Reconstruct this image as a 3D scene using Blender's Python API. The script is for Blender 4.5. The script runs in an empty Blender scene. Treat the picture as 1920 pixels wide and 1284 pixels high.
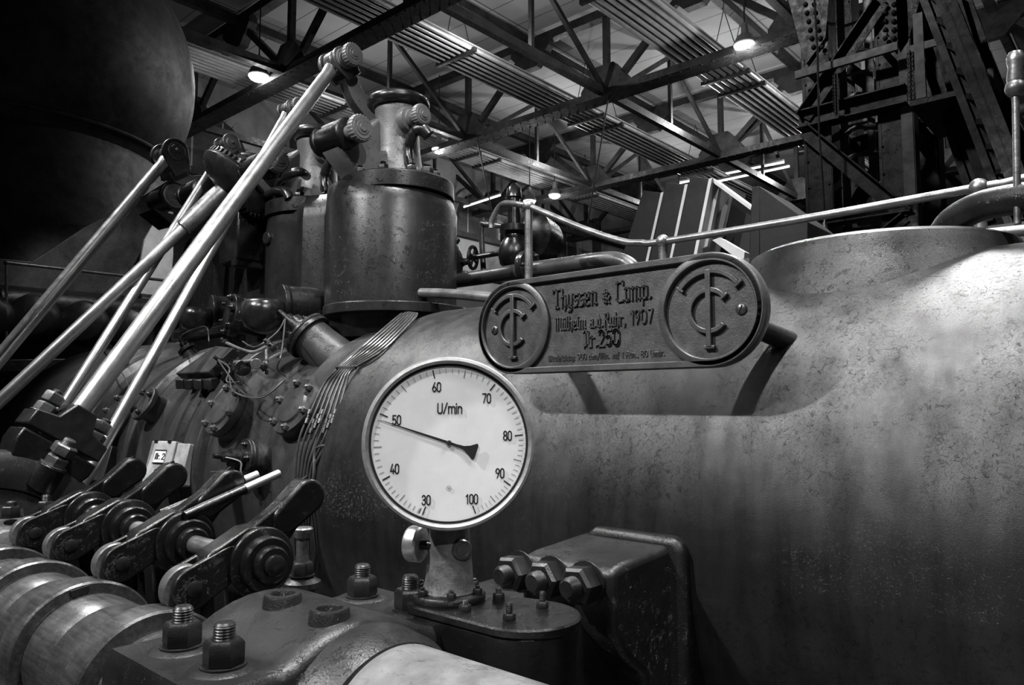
import bpy, bmesh, math, random
from mathutils import Vector as V, Matrix
random.seed(7)
PI = math.pi
SC = bpy.context.scene
COL = SC.collection

# ------------------------------------------------------------------ camera
F, CX, CY = 1400.0, 960.0, 642.0
PITCH = math.atan(113 / F)
YAW = math.atan(1590 * math.cos(PITCH) / F)          # angle from the view to the engine's axis (-X)
CAM = V((0, 0, 1.7))
H0 = V((-math.cos(YAW), math.sin(YAW), 0))
RT = V((H0.y, -H0.x, 0))
FW = (H0 * math.cos(PITCH) + V((0, 0, math.sin(PITCH)))).normalized()
UP = RT.cross(FW)
cd = bpy.data.cameras.new('camera')
cd.sensor_width = 36; cd.lens = F / 1920 * 36; cd.clip_start = .05; cd.clip_end = 200
cam = bpy.data.objects.new('camera', cd); COL.objects.link(cam)
cam.matrix_world = Matrix(((RT.x, UP.x, -FW.x, CAM.x), (RT.y, UP.y, -FW.y, CAM.y), (RT.z, UP.z, -FW.z, CAM.z), (0, 0, 0, 1)))
SC.camera = cam
SC.view_settings.view_transform = 'Standard'; SC.view_settings.look = 'None'
SC.view_settings.exposure = 0.0; SC.view_settings.gamma = 1.0
SC.view_settings.use_curve_mapping = False
# ------------------------------------------------------------------ world, hall lamps above the engine, added fill lights
w = bpy.data.worlds.new('World'); SC.world = w; w.use_nodes = True
w.node_tree.nodes['Background'].inputs[0].default_value = (1, 1, 1, 1)
w.node_tree.nodes['Background'].inputs[1].default_value = 0.006

def lamp(name, kind, loc, power, size=.15, aim=None, cone=60, blend=.4):
    d = bpy.data.lights.new(name, kind); d.energy = power
    if kind == 'AREA': d.size = size
    else: d.shadow_soft_size = size
    if kind == 'SPOT': d.spot_size = math.radians(cone); d.spot_blend = blend
    o = bpy.data.objects.new(name, d); COL.objects.link(o); o.location = loc
    if aim is not None:
        o.rotation_euler = (V(aim) - V(loc)).to_track_quat('-Z', 'Y').to_euler()
    return o
lamp('hall_light_front', 'SPOT', (-4.6, -3.8, 7.4), 3000, .12, (-2.0, 2.2, 1.7), 58, .4)
lamp('hall_light_entry', 'SPOT', (-.7, -4.2, 7.9), 1150, .12, (-1.6, 2.2, 1.4), 52, .4)
lamp('hall_light_above', 'SPOT', (-.9, 1.5, 9.8), 5600, .14, (-.9, 2.2, 2.0), 54, .6)
lamp('hall_light_left', 'SPOT', (-8.0, .9, 9.0), 3200, .25, (-5.2, 2.2, 2.4), 44, .5)
lamp('hall_light_beyond', 'SPOT', (-2.4, 8.4, 9.2), 3000, .9, (-.4, 3.0, 2.2), 40, .6)
lamp('hall_light_right', 'SPOT', (4.2, 2.4, 9.0), 1200, .8, (.4, 3.0, 2.2), 50, .6)
lamp('dial_fill_spot', 'SPOT', (4.6, -4.4, 7.4), 1350, .12, (-1.35, 1.28, 1.62), 7.5, .9)  # added narrow spot without a fixture, brightens only the dial
lamp('valve_spot', 'SPOT', (5.5, -1.8, 8.4), 3400, .2, (-3.9, 2.9, 3.3), 17, .7)
lamp('tower_spot', 'SPOT', (-4.5, 4.0, 9.2), 650, .2, (-2.4, 9.0, 4.5), 60, .6)
lamp('sheet_fill_spot', 'SPOT', (-4.0, 3.6, 9.0), 1500, .2, (-10.0, 3.7, 2.8), 20, .7)  # added spot, there only to brighten the white sheet
lamp('wall_fill_spot', 'SPOT', (-15.5, 23.5, 8.6), 700, .3, (-23, 23.5, 8.6), 50, .6)  # added spot, there only to brighten the end wall
for x, y, p in ((-16.4, 12.2, 80), (-11.6, 12.2, 150), (-10.0, 19.8, 200), (-15.0, 19.8, 170), (-10.0, 26.8, 220), (-15.0, 26.8, 180), (-6.6, 19.8, 190), (-6.6, 12.2, 130), (-20.0, 12.2, 35), (-6.6, 26.8, 180), (-1.6, 19.8, 100)):
    lamp('deck_fill_light', 'POINT', (x, y, 10.05), p * 1.1, .05)  # unseen points added between the beams to brighten the roof deck

# ------------------------------------------------------------------ from a pixel of the photograph to a place in the hall
def ray(px, py): return FW + RT * ((px - CX) / F) + UP * ((CY - py) / F)
def onX(px, py, x): r = ray(px, py); return CAM + r * ((x - CAM.x) / r.x)
def onY(px, py, y): r = ray(px, py); return CAM + r * ((y - CAM.y) / r.y)
def onZ(px, py, z): r = ray(px, py); return CAM + r * ((z - CAM.z) / r.z)
def dep(px, py, d): return CAM + ray(px, py) * d
EY, EZ = 3.1, 1.24                                      # the engine's axis runs along X through here
def onC(px, py, R):
    r = ray(px, py); oy, oz = CAM.y - EY, CAM.z - EZ
    a = r.y ** 2 + r.z ** 2; b = 2 * (oy * r.y + oz * r.z); c = oy * oy + oz * oz - R * R
    q = b * b - 4 * a * c
    k = (-b - math.sqrt(max(q, 0))) / (2 * a)
    return CAM + r * k

# ------------------------------------------------------------------ mesh builder
def frame(n, hint=None):
    n = V(n).normalized(); h = V(hint) if hint is not None else (V((0, 0, 1)) if abs(n.z) < .9 else V((1, 0, 0)))
    u = h.cross(n).normalized(); return u, n.cross(u), n

class MB:
    def __init__(s): s.v = []; s.f = []
    def add(s, vs, fs):
        o = len(s.v); s.v += [tuple(v) for v in vs]; s.f += [[i + o for i in f] for f in fs]; return s
    def loft(s, rings, cap=True, closed=False):
        n = len(rings[0]); vs = [p for r in rings for p in r]; fs = []
        m = len(rings)
        for i in range(m if closed else m - 1):
            a, b = i * n, ((i + 1) % m) * n
            for j in range(n):
                k = (j + 1) % n; fs.append([a + j, a + k, b + k, b + j])
        if cap and not closed: fs.append(list(range(n))[::-1]); fs.append([(m - 1) * n + j for j in range(n)])
        return s.add(vs, fs)
    def lathe(s, p0, ax, prof, n=32, cap=True, a0=0.0, hint=None):
        u, v, w_ = frame(ax, hint); p0 = V(p0)
        rings = [[p0 + w_ * t + (u * math.cos(a0 + 2 * PI * j / n) + v * math.sin(a0 + 2 * PI * j / n)) * max(r, 1e-5) for j in range(n)] for t, r in prof]
        return s.loft(rings, cap)
    def cyl(s, p0, p1, r0, r1=None, n=20, cap=True):
        p0, p1 = V(p0), V(p1); d = p1 - p0
        return s.lathe(p0, d, [(0, r0), (d.length, r0 if r1 is None else r1)], n, cap)
    def tube(s, pts, r, n=10, cap=True, closed=False):
        pts = [V(p) for p in pts]; m = len(pts); rings = []; u = None
        for i, p in enumerate(pts):
            if closed: t = (pts[(i + 1) % m] - pts[i - 1]).normalized()
            else: t = (pts[min(i + 1, m - 1)] - pts[max(i - 1, 0)]).normalized()
            if u is None: u, v, _ = frame(t)
            else:
                u = (u - t * u.dot(t)).normalized(); v = t.cross(u)
            rr = r[i] if isinstance(r, (list, tuple)) else r
            rings.append([p + (u * math.cos(2 * PI * j / n) + v * math.sin(2 * PI * j / n)) * rr for j in range(n)])
        return s.loft(rings, cap, closed)
    def box(s, c, size, ax=None):
        c = V(c); x, y, z = ax if ax else (V((1, 0, 0)), V((0, 1, 0)), V((0, 0, 1)))
        a, b, d = [q / 2 for q in size]
        vs = [c + x * (i * a) + y * (j * b) + z * (k * d) for k in (-1, 1) for j in (-1, 1) for i in (-1, 1)]
        return s.add(vs, [[0, 2, 3, 1], [4, 5, 7, 6], [0, 1, 5, 4], [2, 6, 7, 3], [0, 4, 6, 2], [1, 3, 7, 5]])
    def beam(s, p0, p1, wd, ht, hint=(0, 0, 1)):
        p0, p1 = V(p0), V(p1); d = p1 - p0; u, v, w_ = frame(d, hint)
        return s.box((p0 + p1) / 2, (wd, ht, d.length), (u, v, w_))
    def ibeam(s, p0, p1, wd, ht, t=.02, hint=(0, 0, 1)):
        p0, p1 = V(p0), V(p1); d = p1 - p0; u, v, w_ = frame(d, hint); c = (p0 + p1) / 2
        s.box(c, (t, ht, d.length), (u, v, w_))
        for k in (-1, 1): s.box(c + v * (k * (ht - t) / 2), (wd, t, d.length), (u, v, w_))
        return s
    def prism(s, poly, vec):
        n = len(poly); vec = V(vec); a = [V(p) for p in poly]
        fs = [list(range(n))[::-1], list(range(n, 2 * n))] + [[j, (j + 1) % n, n + (j + 1) % n, n + j] for j in range(n)]
        return s.add(a + [p + vec for p in a], fs)
    def hexa(s, c, ax, r, h, n=6, a0=0.0, hint=None):
        return s.lathe(c, ax, [(0, r * .95), (h * .1, r), (h * .84, r), (h, r * .84)], n, True, a0, hint)
    def nut(s, c, ax, r, h, stud=.5, a0=.2, washer=True):
        ax = V(ax).normalized(); c = V(c)
        if washer: s.cyl(c, c + ax * h * .08, r * 1.12, n=20)
        s.hexa(c + ax * h * .08, ax, r, h * .92, 6, a0)
        if stud:
            e = h * stud
            pr = [(0, r * .52)]
            for i in range(5): pr += [(e * (i + .3) / 5, r * .54), (e * (i + .8) / 5, r * .48)]
            pr += [(e, r * .5), (e * 1.15, r * .4)]
            s.lathe(c + ax * h * .98, ax, pr, 14)
        return s
    def sphere(s, c, r, n=16, sc=(1, 1, 1), ax=None):
        x, y, z = ax if ax else (V((1, 0, 0)), V((0, 1, 0)), V((0, 0, 1))); c = V(c); m = n // 2
        rings = []
        for i in range(m + 1):
            t = -PI / 2 + PI * i / m
            rings.append([c + x * (sc[0] * r * max(math.cos(t), 1e-4) * math.cos(2 * PI * j / n)) + y * (sc[1] * r * max(math.cos(t), 1e-4) * math.sin(2 * PI * j / n)) + z * (sc[2] * r * math.sin(t)) for j in range(n)])
        return s.loft(rings)
    def torus(s, c, ax, R, r, n=32, m=12, sc=1.0):
        u, v, w_ = frame(ax); c = V(c); rings = []
        for i in range(n):
            a = 2 * PI * i / n; d = u * math.cos(a) + v * math.sin(a)
            rings.append([c + d * (R + r * math.cos(2 * PI * j / m)) + w_ * (r * sc * math.sin(2 * PI * j / m)) for j in range(m)])
        return s.loft(rings, False, True)
    def build(s, name, mat, parent=None, bev=0.0, seg=2, ang=38, sub=0):
        me = bpy.data.meshes.new(name); off = V((0, 0, 0)); q = parent
        while q is not None: off += q.location; q = q.parent
        base = V((0, 0, 0))
        if parent is None:
            lo = V((min(p[0] for p in s.v), min(p[1] for p in s.v), min(p[2] for p in s.v)))
            hi = V((max(p[0] for p in s.v), max(p[1] for p in s.v), 0)); base = V(((lo.x + hi.x) / 2, (lo.y + hi.y) / 2, lo.z)); off = base
        me.from_pydata([tuple(V(p) - off) for p in s.v], [], s.f)
        bm = bmesh.new(); bm.from_mesh(me)
        bmesh.ops.remove_doubles(bm, verts=bm.verts, dist=1e-5)
        bmesh.ops.recalc_face_normals(bm, faces=bm.faces)
        bm.to_mesh(me); bm.free()
        me.polygons.foreach_set('use_smooth', [True] * len(me.polygons))
        me.set_sharp_from_angle(angle=math.radians(ang))
        me.materials.append(mat)
        o = bpy.data.objects.new(name, me); COL.objects.link(o); o.location = base
        if parent is not None: o.parent = parent
        if bev:
            m = o.modifiers.new('bevel', 'BEVEL'); m.width = bev; m.segments = seg; m.limit_method = 'ANGLE'; m.angle_limit = math.radians(40)
            m.harden_normals = False
        if sub:
            m = o.modifiers.new('smooth', 'SUBSURF'); m.levels = sub; m.render_levels = sub
        return o

def thing(name, label, cat, loc, group=None):
    o = bpy.data.objects.new(name, None); COL.objects.link(o); o.location = loc
    o.empty_display_size = .1
    return tag(o, label, cat, group)
def tag(o, label, cat, group=None, kind=None):
    o['label'] = label; o['category'] = cat
    if group: o['group'] = group
    if kind: o['kind'] = kind
    return o
def struct(o, label=None):
    o['kind'] = 'structure'
    if label: o['label'] = label
    return o
def lab(o, l): o['label'] = l; return o

def cat_(pts, n=8, closed=False):
    pts = [V(p) for p in pts]; out = []; m = len(pts)
    for i in range(m if closed else m - 1):
        if closed: p0, p1, p2, p3 = pts[i - 1], pts[i], pts[(i + 1) % m], pts[(i + 2) % m]
        else: p0, p1, p2, p3 = pts[max(i - 1, 0)], pts[i], pts[i + 1], pts[min(i + 2, m - 1)]
        for k in range(n):
            t = k / n
            out.append(.5 * ((2 * p1) + (p2 - p0) * t + (2 * p0 - 5 * p1 + 4 * p2 - p3) * t * t + (3 * p1 - p0 - 3 * p2 + p3) * t ** 3))
    if not closed: out.append(pts[-1])
    return out
def arc(cx, cy, rx, ry, a0, a1, n=10):
    return [(cx + rx * math.cos(math.radians(a0 + (a1 - a0) * i / n)), cy + ry * math.sin(math.radians(a0 + (a1 - a0) * i / n))) for i in range(n + 1)]
X_, Y_, Z_ = V((1, 0, 0)), V((0, 1, 0)), V((0, 0, 1))

# ------------------------------------------------------------------ materials
def mat(name, col, rough=.5, metal=0.0, flake=0.0, fine=0.0, fs=9.0, var=0.0, vs=5.0, streak=0.0, rvar=.15, scratch=0.0, spec=.5, pits=0.0):
    m = bpy.data.materials.new(name); m.use_nodes = True; nt = m.node_tree; N = nt.nodes; L = nt.links
    b = N['Principled BSDF']; b.inputs['Metallic'].default_value = metal; b.inputs['Roughness'].default_value = rough
    b.inputs['Specular IOR Level'].default_value = spec
    b.inputs['Base Color'].default_value = (col, col, col, 1)
    tc = N.new('ShaderNodeTexCoord')
    def noise(scale, det=5, rgh=.55, vec=None, dist=0.0):
        n = N.new('ShaderNodeTexNoise'); n.inputs['Scale'].default_value = scale; n.inputs['Detail'].default_value = det
        n.inputs['Roughness'].default_value = rgh; n.inputs['Distortion'].default_value = dist
        L.new(vec or tc.outputs['Object'], n.inputs['Vector']); return n.outputs[0]
    def mapr(x, a, b_, c, d):
        n = N.new('ShaderNodeMapRange'); L.new(x, n.inputs[0])
        for i, q in enumerate((a, b_, c, d)): n.inputs[i + 1].default_value = q
        return n.outputs[0]
    def mth(op, x, y):
        n = N.new('ShaderNodeMath'); n.operation = op
        for i, q in enumerate((x, y)):
            if isinstance(q, (int, float)): n.inputs[i].default_value = q
            else: L.new(q, n.inputs[i])
        return n.outputs[0]
    val = None
    if var:
        val = mapr(noise(vs, 7, .62), .3, .7, 1 - var, 1 + var)
    if streak:
        mp = N.new('ShaderNodeMapping'); mp.inputs['Scale'].default_value = (14, 14, .9); L.new(tc.outputs['Object'], mp.inputs[0])
        st = mapr(noise(1.0, 5, .6, mp.outputs[0]), .42, .75, 1.0, 1 - streak)
        val = st if val is None else mth('MULTIPLY', val, st)
    hgt = None
    if flake:
        big = mapr(noise(2.1, 4), .40, .60, .0, 1)
        f1 = mapr(noise(fs, 9, .70, None, .4), .590, .606, 0, 1)
        f2 = mapr(noise(fs * 3.2, 7, .6, None, .8), .60, .62, 0, .45)
        hgt = mth('MULTIPLY', mth('ADD', f1, f2), big)
        hgt = mth('MULTIPLY', hgt, flake)
        dark = mapr(mth('MULTIPLY', f1, big), 0, 1, 1.0, .9)
        val = dark if val is None else mth('MULTIPLY', val, dark)
    if fine:
        g = mth('MULTIPLY', noise(fs * 9, 4, .6), fine); hgt = g if hgt is None else mth('ADD', hgt, g)
    if pits:
        g = mth('MULTIPLY', mapr(noise(70, 4, .6), .55, .7, 0, -1), pits); hgt = g if hgt is None else mth('ADD', hgt, g)
    if scratch:
        mp = N.new('ShaderNodeMapping'); mp.inputs['Scale'].default_value = (3, 40, 40); mp.inputs['Rotation'].default_value = (.3, .5, .9); L.new(tc.outputs['Object'], mp.inputs[0])
        sc = mapr(noise(2.0, 4, .6, mp.outputs[0]), .35, .7, 1 - scratch, 1 + scratch)
        val = sc if val is None else mth('MULTIPLY', val, sc)
    if val is not None:
        v2 = mth('MULTIPLY', val, col); cb = N.new('ShaderNodeCombineColor')
        for i in range(3): L.new(v2, cb.inputs[i])
        if metal == 0: L.new(mth('MULTIPLY', val, spec), b.inputs['Specular IOR Level'])
        L.new(cb.outputs[0], b.inputs['Base Color'])
    if rvar:
        L.new(mapr(noise(11, 5, .6), .3, .7, max(rough - rvar, .05), min(rough + rvar, 1)), b.inputs['Roughness'])
    if hgt is not None:
        bp = N.new('ShaderNodeBump'); bp.inputs['Strength'].default_value = 1.0; bp.inputs['Distance'].default_value = 1.0
        L.new(hgt, bp.inputs['Height']); L.new(bp.outputs[0], b.inputs['Normal'])
    return m
def emit(name, strength, col=1.0):
    m = bpy.data.materials.new(name); m.use_nodes = True; b = m.node_tree.nodes['Principled BSDF']
    b.inputs['Base Color'].default_value = (col, col, col, 1)
    b.inputs['Emission Color'].default_value = (1, 1, 1, 1); b.inputs['Emission Strength'].default_value = strength; return m

M = dict(
    drum=mat('peeling_engine_paint', .012, .335, 0, .0042, .0009, 50, .34, 4.5, .5, .05, 0, .55),
    body=mat('worn_engine_paint', .030, .40, 0, .0020, .0010, 14, .3, 5, .2, .08, 0, .38),
    chest=mat('dark_gloss_paint', .010, .33, 0, .0110, .0006, 14, .25, 4, .25, .06, 0, .30),
    cast=mat('painted_cast_iron', .011, .34, 0, .0034, .0010, 24, .28, 6, 0, .08, 0, .42),
    pale=mat('pale_cast_paint', .10, .42, 0, .0030, .0012, 18, .25, 5),
    black=mat('black_oily_iron', .005, .27, 0, .0008, .0008, 12, .3, 7, 0, .1, 0, .40),
    blacks=mat('black_enamel', .009, .28, 0, 0, .0004, 8, .2, 7),
    steel=mat('polished_steel', .50, .33, .85, 0, .0002, 20, .10, 14, 0, .07, .10),
    worn=mat('machined_steel', .20, .36, .75, 0, .0006, 14, .35, 9, 0, .12, .25),
    dsteel=mat('oiled_dark_steel', .12, .34, .6, 0, .0007, 12, .35, 8, 0, .12, .2),
    nut=mat('dark_bolt_steel', .02, .33, .4, 0, .0006, 25, .3, 20),
    bezel=mat('grained_bezel_metal', .30, .45, .6, 0, .0005, 30, .22, 60),
    dial=mat('white_dial_face', .80, .45, 0, 0, 0, 9, .09, 9, 0, .05),
    ink=mat('black_dial_ink', .010, .5, 0, 0, 0, 9, 0, 5, 0, 0),
    plate=mat('cast_nameplate_metal', .075, .45, .2, 0, .0012, 14, .35, 26),
    platef=mat('cast_nameplate_raised', .085, .36, .3, 0, .0006, 14, .2, 18),
    deck=None, pipe=mat('black_pipe_paint', .035, .34, 0, .0006, .0004, 10, .2, 6),
    truss=mat('soot_dark_truss_paint', .007, .6, 0, 0, .0008, 5, .4, 3),
    tower=mat('rusty_tower_steel', .012, .5, 0, .002, .0018, 8, .5, 5),
    towerl=mat('grey_ladder_steel', .10, .5, 0, 0, .0012, 8, .4, 6),
    panel=mat('grey_radiant_panel', .26, .5, .2, 0, 0, 6, .25, 3),
    lead=mat('grey_lead_wire', .07, .4, .4), camm=mat('oiled_cam_steel', .085, .33, .7, 0, .0006, 14, .35, 9, 0, .1, .3),
    tank=mat('dark_tank_paint', .030, .5, 0, .0006, .0006, 5, .45, 3.5, .0, .1, .25),
    board=mat('dark_board_paint', .010, .6, 0, 0, .0004, 6, .2, 3, 0, .1, 0, .15),
    edge=mat('light_wood_edge', .35, .55, 0, 0, .0004, 9, .14, 8),
    box=mat('white_box_paint', .34, .5, 0, .0012, .0006, 14, .35, 14),
    white=mat('white_flaking_paint', .62, .55, 0, .0018, .0006, 10, .22, 6),
    wall=mat('patchy_plaster', .30, .85, 0, 0, .004, 1.2, .55, .5),
    walld=mat('dark_wall_paint', .05, .8, 0, 0, .003, 1.2, .5, .6),
    wire=mat('grey_thin_pipe', .075, .35, .6, 0, 0, 9, .2, 30),
    floor=mat('dark_oily_floor', .04, .5, 0, 0, .002, 5, .4, 2),
    lampm=emit('lamp_glow', 60.0), tubem=emit('fluorescent_glow', 3.0), shade=mat('lamp_shade_enamel', .10, .4),
)
def deck_mat():
    m = mat('roof_deck_boards', .30, .8, 0, 0, 0, 3, .12, .35, 0, 0); nt = m.node_tree; N = nt.nodes; L = nt.links; b = N['Principled BSDF']
    src = b.inputs['Base Color'].links[0].from_socket
    tc = N.new('ShaderNodeTexCoord'); sp = N.new('ShaderNodeSeparateXYZ'); L.new(tc.outputs['Object'], sp.inputs[0])
    def line(sock, period, width):
        a = N.new('ShaderNodeMath'); a.operation = 'MULTIPLY'; a.inputs[1].default_value = 1 / period; L.new(sock, a.inputs[0])
        f = N.new('ShaderNodeMath'); f.operation = 'FRACT'; L.new(a.outputs[0], f.inputs[0])
        g = N.new('ShaderNodeMath'); g.operation = 'GREATER_THAN'; g.inputs[1].default_value = width / period; L.new(f.outputs[0], g.inputs[0]); return g.outputs[0]
    mu = N.new('ShaderNodeMath'); mu.operation = 'MULTIPLY'; L.new(line(sp.outputs[1], 1.05, .028), mu.inputs[0]); L.new(line(sp.outputs[0], 5.1, .04), mu.inputs[1])
    mr = N.new('ShaderNodeMapRange'); mr.inputs[3].default_value = .25; mr.inputs[4].default_value = 1.0; L.new(mu.outputs[0], mr.inputs[0])
    mx = N.new('ShaderNodeVectorMath'); mx.operation = 'SCALE'; L.new(src, mx.inputs[0]); L.new(mr.outputs[0], mx.inputs['Scale']); L.new(mx.outputs[0], b.inputs['Base Color'])
    return m
M['deck'] = deck_mat()

# ================================================================== THE HALL
HB, HT = 1.7 + 8.0, 1.7 + 10.2
struct(MB().box((-10, 14, -.05), (60, 52, .1)).build('floor', M['floor']))
struct(MB().box((-8, 14, HT + .35), (62, 54, .2)).build('ceiling', M['deck']))
WX = -23.0
wb = MB()                                                # end wall with arched windows
wb.box((WX - .2, 14, 6.2), (.4, 54, 12.4))
wl = struct(wb.build('wall_end', M['wall']))
ww = MB()
for yy in (8, 14.2, 20.4, 26.6, 32.8): ww.box((WX + .1, yy, 5.8), (.3, .5, 11.6))
ww.box((WX + .15, 14, 7.3), (.35, 54, .2)); ww.box((WX + .15, 14, 9.0), (.35, 54, .22))
struct(ww.build('trim_1', M['walld']))
n = 1
for yy in (11.1, 17.3, 23.5, 29.7):
    poly = [V((WX + .02, yy - 1.5, 9.15)), V((WX + .02, yy + 1.5, 9.15))] + [V((WX + .02, yy + 1.5 * math.cos(a * PI / 12), 9.6 + 1.5 * math.sin(a * PI / 12))) for a in range(0, 13)]
    wn = struct(MB().prism(poly, (.06, 0, 0)).build('window_%d' % n, M['walld'])); n += 1
    fr = MB(); pts = [V((WX + .1, yy + 1.5 * math.cos(a * PI / 16), 9.6 + 1.5 * math.sin(a * PI / 16))) for a in range(0, 17)]
    for i in range(16): fr.beam(pts[i], pts[i + 1], .3, .2, (1, 0, 0))
    for q in (-1.5, 1.5): fr.beam(V((WX + .1, yy + q, 9.15)), V((WX + .1, yy + q, 9.6)), .3, .2, (1, 0, 0))
    for q in (-.5, .5): fr.beam(V((WX + .06, yy + q, 9.15)), V((WX + .06, yy + q, 10.9)), .06, .06, (1, 0, 0))
    fr.build('window_frame', M['wall'], wn)
struct(MB().box((-8, 40.2, 6.2), (60, .4, 12.4)).build('wall_far', M['walld']))

# girders along X, cross beams along Y
NX = [-15.75 + 5.1 * k for k in range(-1, 5)]
GY = [(9.65, 'nearest the camera'), (15.8, 'second in line'), (22.4, 'third in line'), (29.0, 'fourth in line')]
for gi, (gy, wh) in enumerate(GY):
    t = thing('roof_girder', 'dark riveted lattice roof girder, %s, running along the engine' % wh, 'girder', (-10, gy, HB), 'lattice roof girders')
    x0, x1 = NX[0] - 1, NX[-1] + 2
    a = MB()
    for q in (-.16, .16): a.box(((x0 + x1) / 2, gy + q, HB), (x1 - x0, .14, .16))
    a.box(((x0 + x1) / 2, gy, HB - .10), (x1 - x0, .52, .035))
    for i in range(int((x1 - x0) / .28)):                  # rivet heads
        for q in (-.21, .21): a.sphere((x0 + .28 * i, gy + q, HB - .125), .022, 6)
    a.build('bottom_chord', M['truss'], t)
    MB().box(((x0 + x1) / 2, gy, HT), (x1 - x0, .26, .24)).build('top_chord', M['truss'], t)
    for i, nx in enumerate(NX):
        MB().beam((nx, gy, HB), (nx, gy, HT), .15, .15, (1, 0, 0)).build('vertical', M['truss'], t)
        for sg in (-1, 1):
            MB().beam((nx, gy, HB), (nx + sg * 2.55, gy, HT), .17, .13, (0, 1, 0)).build('diagonal', M['truss'], t)
        g = MB(); g.prism([(nx - .75, gy - .12, HB - .06), (nx + .75, gy - .12, HB - .06), (nx + .75, gy - .12, HB + .22), (nx + .28, gy - .12, HB + .78), (nx - .28, gy - .12, HB + .78), (nx - .75, gy - .12, HB + .22)], (0, .24, 0))
        g.build('gusset_plate', M['truss'], t)
        g = MB(); m_ = nx + 2.55; g.prism([(m_ - .7, gy - .12, HT + .1), (m_ + .7, gy - .12, HT + .1), (m_ + .7, gy - .12, HT - .25), (m_ + .25, gy - .12, HT - .75), (m_ - .25, gy - .12, HT - .75), (m_ - .7, gy - .12, HT - .25)], (0, .24, 0))
        g.build('gusset_plate', M['truss'], t)
for i, nx in enumerate(NX):
    tg = MB().box((nx, 18, HB + .03), (.17, 34, .20)).build('roof_joist', M['truss'])
    tag(tg, 'dark lower roof beam across the hall, number %d counted from the end wall' % (i + 1), 'beam', 'lower cross beams of the roof')
    tg = MB().box((nx + 2.55, 18, HT + .02), (.20, 34, .22)).build('roof_purlin', M['truss'])
    tag(tg, 'dark upper roof beam under the deck, number %d counted from the end wall' % (i + 1), 'beam', 'upper cross beams under the roof deck')
    t = thing('roof_brace', 'dark zigzag roof bracing hung across the hall, number %d from the end wall' % (i + 1), 'brace', (nx, 18, HB), 'zigzag roof braces')
    for k in range(3):
        y0, y1 = GY[k][0], GY[k + 1][0]; ym = (y0 + y1) / 2
        MB().beam((nx, y0, HB), (nx, ym, HT), .12, .10, (1, 0, 0)).build('diagonal', M['truss'], t)
        MB().beam((nx, ym, HT), (nx, y1, HB), .12, .10, (1, 0, 0)).build('diagonal', M['truss'], t)
        MB().beam((nx, ym, HB), (nx, ym, HT), .10, .10, (1, 0, 0)).build('hanger', M['truss'], t)

# radiant panels: strips of seven pipes
STR = [(-18.0, 'beside the big dark tank'), (-12.9, 'over the valve wheels'), (-8.4, 'left of the steel tower'), (-3.6, 'behind the steel tower'), (1.2, 'behind the inclined crane leg')]
for sx, wh in STR:
    t = thing('radiant_heater', 'long ribbed grey heating strip under the roof %s' % wh, 'heating panel', (sx, 18, 1.7 + 8.55), 'ribbed heating strips')
    for k in range(7):
        x = sx - .54 + .18 * k
        MB().cyl((x, 3, 1.7 + 8.6), (x, 34, 1.7 + 8.6), .055, n=8).build('pipe', M['panel'], t)
    MB().box((sx, 18.5, 1.7 + 8.68), (1.2, 31, .03)).build('back_sheet', M['panel'], t)
    for y in (7, 12.5, 18, 19, 25, 31):
        b = MB().box((sx, y, 1.7 + 8.54), (1.36, .10, .10)).build('cross_bracket', M['truss'], t)
        for s in (-.5, .5): MB().cyl((sx + s, y, 1.7 + 8.6), (sx, y, HT + .2), .012, n=5).build('hanger_wire', M['truss'], b)

# high-bay lamps
LP = [((485, 143), 18.4, 'left of the tallest steel rod'), ((1397, 85), 16.8, 'beside the steel tower'), ((823, 280), 23.6, 'right of the nearest valve wheel'),
      ((1040, 366), 28.6, 'smallest and farthest of the hall, right of the rail post'), ((993, 377), 27.4, 'right above the rail post')]
for (px, py), d, wh in LP:
    c = dep(px, py, d)
    t = thing('hall_lamp', 'glowing round hall lamp %s' % wh, 'lamp', c, 'glowing hall lamps')
    R_ = .25 if d < 20 else .23
    MB().lathe(c, (0, 0, 1), [(0, R_), (.02, R_ + .02), (.2, R_ * .72), (.26, .09), (.5, .075), (.55, .02)], 20).build('lamp_shade', M['shade'], t)
    MB().lathe(c - Z_ * .01, (0, 0, -1), [(0, R_ - .01), (.05, R_ - .04), (.10, R_ * .5), (.12, .01)], 18).build('lamp_lens', M['lampm'], t)
    MB().cyl(c + Z_ * .5, V((c.x, c.y, HT + .2)), .018, n=6).build('hanger', M['truss'], t)
    lamp('lamp_light', 'POINT', c - Z_ * .5, 35 if px < 600 else 110, .1)
# thin suspension rods
for p, q, y, wh in (((1142, 176), (1102, 420), 15.8, 'below the second girder'), ((893, 252), (922, 395), 15.8, 'left of the rail post'), ((1390, 300), (1500, 255), 22.4, 'slanting beside the tower')):
    tag(MB().cyl(onY(*p, y), onY(*q, y), .02, n=6).build('suspension_rod', M['truss']), 'thin dark suspension rod %s' % wh, 'rod', 'thin rods under the roof')
# fluorescent battens
for p, q, y, wh in [((1275, 343), (1470, 304), 27, 'upper one behind the leaning boards'), ((1290, 352), (1480, 312), 26, 'lower one behind the leaning boards'),
                    ((870, 388), (938, 366), 21, 'short one by the arched window')]:
    a, b = onY(*p, y), onY(*q, y)
    t = thing('tube_lamp', 'thin glowing fluorescent tube, %s' % wh, 'lamp', (a + b) / 2, 'fluorescent tubes')
    MB().cyl(a, b, .035, n=8).build('glass_tube', M['tubem'], t)
    MB().beam(a + Z_ * .07, b + Z_ * .07, .12, .06).build('batten', M['shade'], t)

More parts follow.
